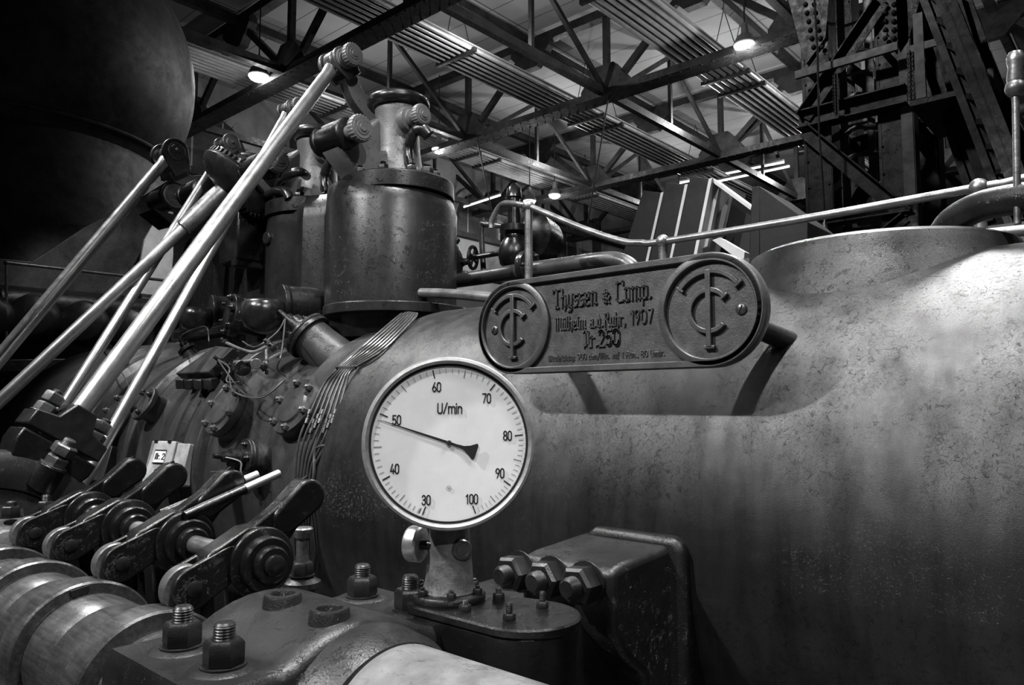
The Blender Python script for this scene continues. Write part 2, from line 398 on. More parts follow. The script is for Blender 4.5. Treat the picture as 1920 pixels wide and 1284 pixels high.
# ================================================================== ENGINE DRUM
ax0 = V((0, EY, EZ))
XL = -3.22                                                # left end of the drum
t = thing('engine_cylinder', 'huge round engine cylinder with grey flaking paint filling the right side', 'engine cylinder', (-.8, EY, EZ - 1))
prof = [(2.4, .01), (2.4, 1.0)] + [(x, 1.0) for x in (2.0, 1, 0, -1, -2)] + [(XL + .16 - .16 * math.sin(a), 1 - .16 + .16 * math.cos(a)) for a in [PI / 2 * i / 10 for i in range(11)]] + [(XL, .60), (XL, .01)]
d = MB(); d.lathe(ax0, X_, [(x, r) for x, r in prof][::-1], 160, True)
d.build('shell', M['drum'], t, ang=50)
# rounded branch saddle on top
sc_ = onY(1645, 475, 3.1); sx = sc_.x
s = MB()
rr = [(-.30, .62), (-.10, .56), (0.0, .50), (.05, .485), (.085, .47), (.10, .44), (.10, .01)]
s.lathe((sx, EY, EZ + .945), Z_, rr, 72); s.build('branch_saddle', M['cast'], t)
# mounting block with three nuts
yf = 1.76
fl, fr_ = onY(985, 1040, yf), onY(1130, 1072, yf)
zt = (fl.z + fr_.z) / 2
x0, x1 = fl.x - .02, fr_.x + .035
b = MB(); pr = [(yf, zt), (yf, zt - .17), (yf + .06, zt - .25), (yf + .16, zt - .32), (yf + .18, zt - 1.0), (EY - .5, zt - 1.0), (EY - .5, zt + .05), (yf + .34, zt + .03), (yf + .06, zt + .012)]
b.prism([(x0, y, z) for y, z in pr], (x1 - x0, 0, 0)); blk = b.build('mounting_block', M['cast'], t, .022, 4)
g = MB(); g.prism([(x0 + .02, yf + .3, zt - 1), (x0 + .02, yf + .3, zt + .03), (x0 + .06, yf + .3, zt + .055), (x1 + .02, yf + .3, zt + .055), (x1 + .05, yf + .3, zt + .02), (x1 + .05, yf + .3, zt - 1)], (0, .4, 0)); g.build('block_pad', M['cast'], t, .03, 5)
for px, py in ((975, 1071), (1036, 1082), (1100, 1093)):
    c = onY(px, py, yf); c.y = yf
    MB().nut(c, (0, -1, 0), .056, .062, .5, .1).build('nut', M['nut'], t)
# curved sheet of a low casting beneath (foot)
f = MB(); f.prism([(x0 - .30, y, z) for y, z in [(1.35, .5), (1.40, 1.02), (1.55, 1.10), (2.3, 1.10), (2.3, .5)]], (x1 - x0 + .2, 0, 0)); f.build('foot', M['cast'], t, .05, 4)

# ================================================================== MIDDLE BODY (rings, left of the drum)
t = thing('ribbed_cylinder', 'dark ribbed round engine body with bolted covers left of the big drum', 'engine body', (-5.4, EY, EZ - 1))
RB = .90
pf = [(-3.2, .01), (-3.2, RB - .02), (-3.36, RB - .02), (-3.44, RB + .03), (-3.62, RB + .03), (-3.70, RB - .01), (-4.45, RB - .01), (-4.5, RB + .05), (-4.62, RB + .05), (-4.66, RB), (-4.78, RB), (-4.82, RB + .04), (-4.95, RB + .04),
      (-5.0, RB - .01), (-5.5, RB - .01), (-5.56, RB + .03), (-5.72, RB + .03), (-5.8, RB - .01), (-6.4, RB), (-6.46, RB + .05), (-6.7, RB + .05), (-6.75, RB + .10), (-8.2, RB + .12), (-8.6, RB), (-9.5, RB), (-9.5, .01)]
MB().lathe(ax0, X_, pf[::-1], 128).build('shell', M['body'], t, .008, 2, 30)
def nrm(p): return V((0, p.y - EY, p.z - EZ)).normalized()
def cover(px, py, R, wh, group='round bolted covers on the engine body', nn=6, a0=.3, boss=True):
    p = onC(px, py, RB + .09); n_ = nrm(p); u, v, _ = frame(n_, X_)
    t = thing('inspection_cover', 'round bolted inspection cover %s' % wh, 'cover', p - n_ * .14, group)
    MB().lathe(p - n_ * .20, n_, [(0, R * 1.12), (.10, R * .98), (.15, R * .98)], 40).build('neck', M['body'], t, .004)
    MB().lathe(p - n_ * .045, n_, [(0, R * 1.0), (.032, R * 1.0), (.045, R * .965), (.045, R * .66), (.052, R * .63), (.058, R * .6), (.062, R * .3), (.063, .005)], 48).build('cover_plate', M['body'], t)
    for i in range(nn):
        a = a0 + 2 * PI * i / nn; c = p + (u * math.cos(a) + v * math.sin(a)) * (R * .83)
        m_ = MB(); m_.hexa(c, n_, R * .13, R * .15, 6, a); m_.sphere(c + n_ * R * .16, R * .08, 8); m_.build('nut', M['dsteel'], t)
    return t
cover(416, 766, .165, 'left of the pipe bundle, in the middle of the row')
cover(549, 760, .165, 'touching the pipe bundle, nearest the gauge')
cover(212, 778, .165, 'behind the thin steel rod, farthest left')
# small side flange with lifting loop
p = onC(268, 755, RB + .10); n_ = nrm(p); u, v, _ = frame(n_, X_)
t = thing('blind_flange', 'small bolted flange with a curved loop handle right of the thin steel rod', 'flange', p - n_ * .12)
MB().lathe(p - n_ * .2, n_, [(0, .13), (.12, .10), (.16, .10)], 32).build('neck', M['body'], t)
MB().lathe(p - n_ * .03, n_, [(0, .125), (.03, .125), (.036, .12), (.036, .01)], 40).build('flange', M['body'], t, .003)
MB().tube([p + u * (.055 * math.cos(a)) + n_ * (.02 + .085 * math.sin(a)) for a in [PI * i / 12 for i in range(13)]], .012, 8).build('loop_handle', M['body'], t)
for i in range(4):
    c = p + (u * math.cos(.6 + PI / 2 * i) + v * math.sin(.6 + PI / 2 * i)) * .097
    MB().nut(c + n_ * .005, n_, .018, .022, .5).build('nut', M['nut'], t)

def plug(px, py, tilt, R, ln, wh, wires, R0=RB + .05, m='body', name='igniter_plug'):
    """a flanged igniter: cylinder neck, bolted flange, stepped body, terminal and leads"""
    p = onC(px, py, R0); n_ = (nrm(p) + X_ * tilt).normalized(); u, v, _ = frame(n_, X_)
    t = thing(name, 'flanged igniter plug %s' % wh, 'igniter', p - n_ * .1, 'igniter plugs on the engine body')
    MB().lathe(p - n_ * .2, n_, [(0, R * 1.05), (.2, R * .92), (.2 + ln * .35, R * .92)], 32).build('neck', M[m], t)
    q = p + n_ * ln * .35
    MB().lathe(q, n_, [(0, R * 1.12), (R * .2, R * 1.12), (R * .22, R * 1.07), (R * .26, R * 1.12), (R * .4, R * 1.1), (R * .4, .01)], 36).build('flange', M['chest'], t, .003)
    MB().lathe(q + n_ * R * .4, n_, [(0, R * .62), (R * .3, R * .62), (R * .34, R * .5), (R * .75, R * .48), (R * .8, R * .3), (R * 1.1, R * .28), (R * 1.15, R * .16), (R * 1.6, R * .14)], 28).build('insulator', M['black'], t)
    MB().nut(q + n_ * R * 1.25, n_, R * .24, R * .2, 1.0).build('terminal', M['nut'], t)
    for i in range(5):
        a = .4 + 2 * PI * i / 5; c = q + (u * math.cos(a) + v * math.sin(a)) * (R * .8) + n_ * R * .4
        MB().nut(c, n_, R * .13, R * .16, .7).build('nut', M['nut'], t)
    for k, pts in enumerate(wires):
        P = [q + n_ * R * 1.6] + [onC(x, y, R0 + h) for x, y, h in pts]
        MB().tube(cat_(P, 8), .0045, 6).build('lead_wire', M['lead'], t)
    return t
plug(600, 648, -.95, .135, .22, 'with a wide neck under the tower base', [[(520, 622, .2), (480, 650, .2), (455, 640, .16)], [(528, 660, .25), (520, 690, .2), (535, 705, .1)]], RB + .05, 'body')
plug(472, 862, -.1, .10, .04, 'beside the white numbered box', [[(450, 865, .12), (452, 885, .14), (466, 915, .1)], [(440, 850, .1), (420, 880, .08), (395, 885, .04)]])
plug(440, 700, -.35, .075, .04, 'above the gap between the two larger covers', [[(455, 735, .1), (490, 742, .09), (530, 715, .06)], [(430, 690, .12), (425, 715, .1), (450, 716, .1)]])
plug(355, 660, -.5, .065, .04, 'left of the square bolted clamp bar', [[(345, 625, .2), (385, 612, .2), (392, 640, .15)]])
plug(226, 690, -.4, .085, .05, 'half hidden behind the tallest steel rod', [[(240, 720, .1), (225, 760, .1)]])
# the mechanism over the middle: rocker linkage of the igniter
c0 = onC(455, 672, RB + .22)
t = thing('igniter_linkage', 'small igniter linkage of short levers and thin rods below the dome pot', 'linkage', c0)
a, b_, c_ = onC(425, 643, RB + .25), onC(470, 660, RB + .25), onC(500, 650, RB + .25)
MB().tube(cat_([a, b_, c_], 8), .010, 8).build('curved_rod', M['worn'], t)
MB().cyl(onC(500, 640, RB + .2), onC(500, 700, RB + .2), .014, .010, 10).build('lever', M['dsteel'], t, .002)
MB().cyl(onC(455, 690, RB + .16), onC(455, 690, RB + .26), .045, n=20).build('hub', M['black'], t, .004)
MB().cyl(onC(480, 682, RB + .16), onC(480, 682, RB + .28), .03, n=16).build('hub', M['dsteel'], t, .003)
for px, py in ((498, 690), (506, 648), (424, 645), (515, 655)):
    q = onC(px, py, RB + .22); MB().nut(q, nrm(q), .022, .03, .6).build('nut', M['nut'], t)
MB().tube(cat_([onC(430, 705, RB + .2), onC(440, 735, RB + .2), onC(490, 745, RB + .16), onC(535, 712, RB + .14)], 10), .005, 6).build('lead_wire', M['lead'], t)
MB().cyl(onC(440, 680, RB + .27), onC(486, 676, RB + .27), .012, n=10).build('tie_rod', M['worn'], t)

# clamp bar with four square bolts
A_, B_ = onC(392, 718, RB + .09), onC(452, 672, RB + .09)
n_ = nrm((A_ + B_) / 2); dr = (onC(405, 716, RB + .09) - onC(345, 716, RB + .09)); 
cA = onC(375, 716, RB + .10); cB = onC(425, 672, RB + .12); up_ = (cB - cA).normalized()
t = thing('clamp_bar', 'wedge-shaped clamp bar with four square bolt heads in the middle of the body', 'clamp', cA)
MB().prism([onC(343, 712, RB + .06), onC(405, 710, RB + .06), onC(452, 664, RB + .10), onC(418, 660, RB + .10)], nrm(cA) * .07).build('bar', M['body'], t, .008, 3)
for px, py in ((343, 719), (360, 720), (377, 720), (396, 719)):
    q = onC(px, py, RB + .08); u, v, w_ = frame(X_ * .3 - Y_ * .8 - Z_ * .15, Z_); MB().box(q, (.066, .066, .07), (u, v, w_)).build('square_bolt', M['nut'], t, .006)

# numbered boxes
def nbox(px, py, wh, white, sgn):
    q = onC(px, py, RB + .16); n_ = nrm(q); n2 = V((.30, -.85, .25)).normalized(); u, v, w_ = frame(n2, Z_)
    t = thing('junction_box', wh, 'box', q - v * .13, 'numbered metal boxes on the engine body')
    mm = M['box'] if white else M['body']
    MB().box(q - w_ * .06, (.20, .26, .14), (u, v, w_)).build('housing', mm, t, .006, 2)
    MB().box(q + u * .155 - w_ * .07 - v * .005, (.10, .25, .14), (u, v, w_)).build('side_housing', mm, t, .006, 2)
    MB().box(q + w_ * .013 + v * .03, (.085, .07, .004), (u, v, w_)).build('number_plate', M['dial'] if white else mm, t)
    for k in (-1, 1): MB().box(q + w_ * .015 + v * (.03 + k * .04), (.09, .006, .006), (u, v, w_)).build('plate_rail', M['blacks'], t)
    for k in (-.06, .05): MB().box(q + u * k + v * .125 + w_ * .012, (.022, .016, .012), (u, v, w_)).build('catch', M['blacks'], t)
    MB().cyl(q - v * .06 + w_ * .005, q - v * .06 + w_ * .016, .016, n=12).build('keyhole_cover', M['blacks'], t)
    return t, q + w_ * .0155 + v * .03, (u, v, w_)
NB = nbox(300, 866, 'white painted box with the number plate 2 on the engine body', True, 1)
nbox(163, 866, 'dark painted box behind the lower end of the thin steel rod', False, 1)
# tube bundle
t = thing('pipe_bundle', 'bundle of thin grey oil pipes bent over the drum shoulder beside the gauge', 'pipes', onC(620, 760, RB + .05))
for k in range(7):
    o = (k - 3)
    top = [(770 - 4 * o, 586 - .5 * o, 1.02), (757 - 5 * o, 600 - 1 * o, 1.015), (705 - 4 * o, 648 - 3 * o, 1.012), (650 - 3.4 * o, 690 - 1.2 * o, 1.012)]
    low = [(628 - 6.5 * o, 722 - o, 1.0), (606 - 8 * o, 780 - 2 * o, .985), (586 - 8 * o, 830 - 3 * o, .985), (572 - 6 * o, 880, .97), (566 - 5 * o, 960, .97), (566 - 4 * o, 1040, .96)]
    P = [onC(x, y, r) for x, y, r in top + low]
    pp = MB().tube(cat_(P, 8), .0068, 8).build('pipe', M['wire'], t)
    q0, q1 = onC(606 - 8 * o, 768 + 9 * (k % 3), .987), onC(598 - 8 * o, 795 + 9 * (k % 3), .987); dd = (q1 - q0)
    cp = MB()
    for z0, z1 in ((0, .36), (.62, 1)): cp.lathe(q0 + dd * z0, dd, [(0, .013), (dd.length * (z1 - z0), .013)], 6)
    cp.cyl(q0 + dd * .3, q0 + dd * .7, .009, n=8)
    cp.build('coupling', M['nut'], pp, .002)
P = [onC(633, 690, 1.018), onC(668, 689, 1.018)]
MB().beam(P[0], P[1], .02, .008, (0, 1, 0)).build('clip', M['dsteel'], t, .002)
for q in P: MB().nut(q, nrm(q), .009, .01, .5).build('nut', M['nut'], t)
bp = [onC(618, 835, .985), onC(597, 838, .985), onC(590, 850, .985), onC(588, 890, .985), onC(580, 960, .985)]
t = tag(MB().tube(cat_(bp, 8), .008, 8).build('bent_pipe', M['wire']), 'single bent oil pipe with a hooked top right of the bundle', 'pipe')

# ================================================================== VALVE CHEST AND VALVES
ZT = 3.12
VX = [-3.74, -4.66, -5.6]
t = thing('valve_chest', 'tall dark glossy valve chest with bulging rounded front and peeling paint', 'valve chest', (-4.5, EY, 2.25))
out = []
R1 = .425
for i in range(25):                                       # plan outline, from the back round the near end to the left
    a = math.radians(90 - i * 10.5); 
    if a < math.radians(-150): break
    out.append((VX[0] - .05 + R1 * math.cos(a), EY + R1 * math.sin(a)))
out += [(-4.22, 2.79), (-4.30, 2.755), (-4.36, 2.78)]
for a in (-60, -75, -90, -105, -120): out.append((VX[1] + .34 * math.cos(math.radians(a)), EY + .36 * math.sin(math.radians(a))))
out += [(-4.86, 2.86), (-5.2, 2.86), (-6.3, 2.86), (-6.3, 3.47)]
def off(o_, k): 
    cx, cy = -4.7, EY
    return [(x + (cx - x) * k * (.35 if x < cx else 1) * .6, y + (cy - y) * k) for x, y in o_]
rings = [[V((x, y, 2.28)) for x, y in out], [V((x, y, ZT - .19)) for x, y in out], [V((x, y, ZT - .12)) for x, y in off(out, .03)], [V((x, y, ZT - .06)) for x, y in off(out, .08)], [V((x, y, ZT - .02)) for x, y in off(out, .16)]]
MB().loft(rings).build('housing', M['chest'], t, .0, 2, 42)
MB().loft([[V((x, y, z)) for x, y in off(out, k)] for z, k in ((2.10, .1), (2.235, .02), (2.238, -.12), (2.295, -.12), (2.30, -.10))]).build('base_flange', M['chest'], t, .004)
for px, py in ((575, 590), (607, 584), (655, 577), (722, 576)):
    q = onZ(px, py + 2, 2.30); MB().nut(q, Z_, .03, .035, .3).build('nut', M['nut'], t)
# bracket and plug on the chest front
q = onY(512, 448, 2.78); MB().hexa(q, (0, -1, 0), .05, .06, 8).build('plug', M['chest'], t, .005)
q = onY(468, 450, 2.74); MB().box(q, (.08, .24, .42)).build('bracket', M['chest'], t, .012)
qa = onY(435, 440, 2.66); MB().prism([(qa.x - .16, 2.62, qa.z + .2), (qa.x + .16, 2.62, qa.z + .2), (qa.x + .16, 2.62, qa.z - .2), (qa.x - .1, 2.62, qa.z - .22)], (0, .2, 0)).build('bracket_arm', M['black'], t, .01)

def knurl(mb, c, ax, r, h, n=48):
    """a knurled cap disc with concentric steps, face towards +ax"""
    u, v, w_ = frame(ax); c = V(c); rings = []
    for t_, k in ((0, .94), (h * .15, 1), (h * .85, 1), (h, .94)):
        rings.append([c + w_ * t_ + (u * math.cos(2 * PI * j / n) + v * math.sin(2 * PI * j / n)) * r * k * (1 if j % 2 else .94) for j in range(n)])
    mb.loft(rings); mb.lathe(c + w_ * h, ax, [(0, r * .8), (.004, r * .78), (.004, r * .52), (.008, r * .5), (.008, r * .3), (.014, r * .28), (.014, .003)], 28)
def rings_face(mb, c, ax, r, h):
    mb.lathe(c, ax, [(0, r), (h * .5, r), (h * .6, r * .94), (h * .6, r * .78), (h * .85, r * .75), (h * .85, r * .56), (h * 1.0, r * .54), (h * 1.0, r * .34), (h * 1.5, r * .3), (h * 1.5, r * .2), (h * 2.2, r * .19), (h * 2.2, .003)], 36)

def bonnet(x, wh, near):
    t = thing('valve_bonnet', 'cast valve bonnet under a thick round rim, %s' % wh, 'valve', (x, EY, ZT), 'valve bonnets on the chest')
    c = V((x, EY, ZT - .07))
    f = MB(); f.lathe(c - Z_ * .03, Z_, [(0, .37), (.095, .37), (.105, .36), (.105, .01)], 64); f.build('flange', M['chest'], t, .003)
    for i in range(10):
        a = 2 * PI * i / 10 + .25; MB().nut(c + V((.29 * math.cos(a), .29 * math.sin(a), .075)), Z_, .034, .045, .35, a).build('nut', M['chest'], t)
    col = MB(); col.lathe(c + Z_ * .07, Z_, [(0, .23), (.03, .205), (.10, .165), (.22, .145), (.36, .138), (.46, .15), (.52, .16), (.54, .15), (.54, .02)], 40); col.build('column', M['pale'], t)
    rm = MB(); rm.torus(c + Z_ * .615, Z_, .165, .042, 44, 14); rm.lathe(c + Z_ * .565, Z_, [(0, .155), (.05, .17), (.06, .15), (.06, .01)], 40); rm.build('rim', M['blacks'], t)
    # web that carries the rocker fulcrum towards the rods
    w_ = MB(); wp = [(EY, .0), (EY, .47), (EY - .12, .44), (EY - .20, .36), (EY - .33, .345), (EY - .45, .33), (EY - .47, .25), (EY - .44, .15), (EY - .34, .06), (EY - .28, .0)]
    w_.prism([(x - .22, y, ZT + z) for y, z in wp], (.20, 0, 0)); w_.build('fulcrum_web', M['pale'], t, .018, 3)
    ff = V((x - .12, EY - .41, ZT + .235))
    b = MB(); b.lathe(ff - X_ * .16, X_, [(0, .08), (.02, .095), (.05, .095), (.055, .085), (.25, .085), (.255, .098), (.30, .098), (.31, .085)], 36); bb = b.build('fulcrum_sleeve', M['black'], t)
    k = MB(); k.cyl(ff + X_ * .14, ff + X_ * .24, .045, n=20); k.build('fulcrum_pin', M['pale'], bb, .004)
    k = MB(); knurl(k, ff + X_ * .23, X_, .085, .05); k.build('knurled_cap', M['pale'], bb)
    s_ = V((x + .17, EY - .06, ZT + .38))
    k = MB(); k.lathe(s_ - X_ * .02, X_, [(0, .085), (.05, .08), (.055, .06), (.075, .058), (.08, .04), (.13, .04)], 28); sb = k.build('side_boss', M['pale'], t)
    k = MB(); knurl(k, s_ + X_ * .10, X_, .07, .045); k.build('knurled_cap', M['pale'], sb)
    hk = [s_ + V((.14, .05, -.12)), s_ + V((.11, .02, -.08)), s_ + V((.05, .0, -.10)), s_ + V((.01, .0, -.18)), s_ + V((.02, .0, -.27)), s_ + V((.07, .01, -.37)), V((x + .32, EY, ZT - .0))]
    hp = MB(); hp.tube(cat_(hk, 8), [.040] * 14 + [.034] * 10 + [.028] * 12 + [.020] * 13, 12); hp.build('bent_arm', M['blacks'], t)
    MB().nut(V((x + .31, EY - .02, ZT + .0)), Z_, .04, .05, .3).build('nut', M['nut'], t)
bonnet(VX[0], 'nearest and largest in view', True)
bonnet(VX[1], 'middle one behind the tallest rod', False)
bonnet(VX[2], 'farthest one beyond the toothed wheel', False)

# dome pots and side flanges on the chest's lower front
def dome(px, py, y, r, wh):
    c = onY(px, py, y)
    t = thing('dome_pot', 'rounded dark cast pot %s' % wh, 'pot', c - Z_ * r, 'rounded pots below the valve chest')
    MB().lathe(c - Z_ * r * 1.0, Z_, [(0, .02), (r * .05, r * .35), (r * .3, r * .78), (r * .7, r * .99), (r * 1.05, r), (r * 1.35, r * .93), (r * 1.46, r * .8), (r * 1.5, r * .5), (r * 1.5, .01)], 40).build('pot', M['blacks'], t)
    MB().lathe(c + Y_ * r * .72 + X_ * r * .16 + Z_ * .045, V((.3, 1, .05)), [(0, r * .94), (.03, r * .94), (.04, r * .88), (.07, r * .88), (.30, r * .8)], 36).build('flange', M['chest'], t, .004)
    MB().nut(c - X_ * r * .98 - Y_ * .03, (-1, -.2, 0), .03, .04, .8).build('drain_plug', M['nut'], t)
dome(495, 583, 2.50, .145, 'with a flange, right of the oval bolted cover')
dome(370, 592, 2.55, .125, 'behind the two rods, left of the oval bolted cover')
c = onY(432, 590, 2.58)
t = thing('oval_cover', 'oval bolted cover between the two dark pots', 'cover', c)
n_ = V((-.25, -1, .1)).normalized(); u, v, _ = frame(n_, Z_)
MB().lathe(c + n_ * -.05, n_, [(0, .15), (.05, .15), (.055, .145), (.055, .10), (.075, .095), (.075, .01)], 40).build('plate', M['chest'], t, .003)
MB().lathe(c - n_ * .3, n_, [(0, .13), (.26, .12)], 32).build('neck', M['chest'], t)
for i in range(6):
    a = PI / 3 * i + .3; MB().nut(c + (u * math.cos(a) + v * math.sin(a)) * .123 + n_ * .003, n_, .022, .026, .6).build('nut', M['nut'], t)

# ================================================================== RODS AND VALVE LEVERS
def rod(px0, px1, pl0, pl1, r, wh, head=True, cap='disc', lever=None, r1=None):
    p0, p1 = onX(*px0, pl0), onX(*px1, pl1)
    t = thing('valve_rod', 'long polished steel rod %s' % wh, 'rod', p0, 'polished valve rods')
    d = (p1 - p0).normalized(); L_ = (p1 - p0).length
    b = MB(); b.lathe(p0, d, [(0, r), (L_ * .5, r), (L_ - r * 3.6, r * .86), (L_ - r * 2.6, r * .80), (L_ - r * 1.4, r * .95), (L_ - r * .6, r * .7)], 32)
    b.build('shaft', M['steel'], t)
    if head:
        h = MB(); e = p1
        h.lathe(e - X_ * r * .95, X_, [(0, r * 1.25), (r * .25, r * 1.5), (r * 1.65, r * 1.5), (r * 1.9, r * 1.25)], 36); hd = h.build('eye', M['dsteel'] if r > .04 else M['dsteel'], t, .003)
        MB().sphere(e - d * r * .35, r * 1.28, 20, (.9, 1, 1)).build('collar', M['steel'], hd)
    return t, p0, p1, d
def lever(e, pts, wh, knob=True, r=.055, near=1.0):
    """curved rocker arm from the rod eye (pin along X) towards the valve; a fork of two cheeks at the rod end"""
    t = thing('valve_rocker', 'dark curved rocker arm %s' % wh, 'lever', e, 'rocker arms at the rod tops')
    P = cat_([e] + [V((e.x, y, z)) for y, z in pts], 10); n_ = len(P)
    lft, rgt = [], []
    for i, p in enumerate(P):
        tn = (P[min(i + 1, n_ - 1)] - P[max(i - 1, 0)]).normalized(); q = V((0, -tn.z, tn.y)); w0 = r * (1.35 - .35 * math.sin(PI * min(i / n_ * 1.2, 1)))
        lft.append(p + q * w0); rgt.append(p - q * w0)
    hw = r * .75
    mid = n_ // 3
    mb = MB()
    for i in range(mid - 2, n_ - 1):
        a, b, c, d = lft[i], lft[i + 1], rgt[i + 1], rgt[i]
        mb.add([a - X_ * hw, b - X_ * hw, c - X_ * hw, d - X_ * hw, a + X_ * hw, b + X_ * hw, c + X_ * hw, d + X_ * hw], ([[0, 4, 5, 1], [3, 2, 6, 7], [0, 1, 2, 3], [4, 7, 6, 5]] + ([[0, 3, 7, 4]] if i == mid - 2 else []) + ([[1, 5, 6, 2]] if i == n_ - 2 else [])))
    arm = mb.build('arm', M['pale'], t, .004)
    for s_ in (-1, 1):
        ck = MB(); xo = s_ * r * 1.45 - r * .25
        poly = [V((e.x, e.y + r * 1.55 * math.cos(a), e.z + r * 1.55 * math.sin(a))) for a in [math.radians(150 - 18 * i) for i in range(10)][::-1]]
        a1, a2 = rgt[mid], lft[mid]
        tn = (P[mid] - e).normalized(); q = V((0, -tn.z, tn.y))
        arcp = [e + (q * math.cos(a) - tn * math.sin(a)) * r * 1.55 for a in [PI * i / 12 for i in range(13)]]
        ck.prism([p + X_ * xo for p in arcp + [rgt[mid], lft[mid]]], X_ * r * .5); ck.build('cheek', M['dsteel'], t, .006, 2)
    pn = MB(); pn.cyl(e - X_ * r * 2.2, e + X_ * r * 2.0, r * .6, n=20); pin = pn.build('pin', M['dsteel'], t)
    if knob:
        k = MB(); rings_face(k, e + X_ * r * 1.7, X_, r * 1.25, r * .5); k.build('pin_boss', M['pale'], pin)
        k = MB(); knurl(k, e + X_ * r * 2.9, X_, r * 1.4, r * .8); k.build('knurled_cap', M['pale'], pin)
    else:
        k = MB(); rings_face(k, e + X_ * r * 1.7, X_, r * 1.0, r * .35); k.build('pin_boss', M['dsteel'], pin)
    return t
XA = -4.13
TA, A0, A1, AD = rod((128, 800), (630, 118), XA, XA, .052, 'thickest and tallest, rising across the valve chest')
q = [onX(x, y, XA) for x, y in ((652, 150), (668, 185), (702, 222))]
lever(A1, [(p.y, p.z) for p in q], 'on the tallest rod, ending below the nearest valve rim', True, .055)
TE, E0, E1, ED = rod((150, 915), (541, 206), -4.80, -4.80, .036, 'thin, crossing behind the tallest rod, lower end behind the rockers')
q = [onX(x, y, -4.80) for x, y in ((556, 240), (580, 262))]
lever(E1, [(p.y, p.z) for p in q], 'on the thin rod behind the tallest rod', True, .04)
TD, D0, D1, DD = rod((104, 785), (425, 272), -5.45, -5.45, .036, 'thin, rising behind the toothed wheel')
q = [onX(x, y, -5.45) for x, y in ((440, 295), (460, 312))]
lever(D1, [(p.y, p.z) for p in q], 'on the rod behind the toothed wheel', False, .048)
TB, B0, B1, BD = rod((-90, 778), (318, 290), -6.45, -6.45, .052, 'leftmost, its head in front of the dark tank')
q = [onX(x, y, -6.45) for x, y in ((332, 330), (352, 348), (380, 352))]
lever(B1, [(p.y, p.z) for p in q], 'on the leftmost rod', False, .075)
# fulcrum beneath the leftmost lever
c = onX(328, 368, -6.35)
t = thing('fulcrum_block', 'dark round fulcrum block with ring-marked end below the leftmost rod head', 'fulcrum', c)
k = MB(); k.lathe(c - X_ * .35, X_, [(0, .09), (.04, .11), (.08, .10), (.28, .10), (.3, .12), (.36, .12)], 36); sl = k.build('sleeve', M['black'], t)
k = MB(); rings_face(k, c + X_ * .01, X_, .105, .02); k.build('end_cap', M['dsteel'], sl)
MB().prism([(c.x - .2, c.y + .02, c.z + .09), (c.x - .2, c.y + .9, c.z + .16), (c.x - .2, c.y + .9, c.z - .12), (c.x - .2, c.y + .02, c.z - .09)], (.12, 0, 0)).build('arm', M['cast'], t, .01)
MB().prism([(c.x - .35, c.y - .16, c.z - .13), (c.x - .35, c.y + .2, c.z - .16), (c.x - .35, c.y + .02, c.z - .24)], (.3, 0, 0)).build('drip_tray', M['blacks'], t, .005)
# drive shaft with sleeve and toothed bevel wheel
gx = onX(440, 338, -5.12)
s0 = onY(-70, 817, 1.30)
d = (gx - s0).normalized(); L_ = (gx - s0).length
t = thing('drive_shaft', 'polished slanting drive shaft with a toothed wheel at its top', 'shaft', s0)
MB().cyl(s0, s0 + d * (L_ * .80), .043, .040, 32).build('shaft', M['steel'], t)
sl = MB().lathe(s0 + d * (L_ * .79), d, [(0, .045), (.01, .062), (L_ * .12, .072), (L_ * .16, .066), (L_ * .165, .052), (L_ * .2, .05)], 32).build('sleeve', M['worn'], t)
gear = MB(); gd = V((d.x * .6, d.y * .9, d.z)).normalized(); gc = gx - d * .10
gear.lathe(gc, gd, [(-.02, .06), (.0, .11), (.03, .19), (.08, .255), (.12, .27), (.15, .255), (.15, .01)], 48)
u, v, w_ = frame(gd)
for i in range(40):
    a = 2 * PI * i / 40; r_ = u * math.cos(a) + v * math.sin(a); tt = v * math.cos(a) - u * math.sin(a)
    gear.box(gc + r_ * .235 + w_ * .16, (.055, .018, .04), (r_, tt, w_))
gear.build('toothed_wheel', M['nut'], t, .002)
# second bevel wheel behind, on the chest
c = onY(478, 372, 2.72)
t = thing('pinion', 'small dark toothed pinion with a bent pipe right of the tallest rod', 'gear', c)
p_ = MB(); p_.lathe(c - X_ * .06, X_, [(0, .10), (.02, .13), (.10, .13), (.12, .10)], 40)
for i in range(26):
    a = 2 * PI * i / 26; p_.box(c + V((0, math.cos(a), math.sin(a))) * .135, (.09, .014, .03), (X_, V((0, -math.sin(a), math.cos(a))), V((0, math.cos(a), math.sin(a)))))
p_.build('toothed_wheel', M['black'], t, .002)
MB().tube(cat_([c + V((.06, .05, .02)), c + V((.2, .05, .03)), c + V((.32, .05, .0)), c + V((.36, .06, -.06))], 8), .036, 12).build('bent_pipe', M['blacks'], t)
c = onY(545, 352, 2.76)
t = tag(MB().tube(cat_([onY(520, 372, 2.8), onY(523, 345, 2.76), onY(540, 328, 2.74), onY(562, 322, 2.78), onY(575, 330, 2.9)], 8), .032, 12).build('bent_loop', M['blacks']), 'thick black bent pipe loop between the nearest and middle valves', 'pipe')

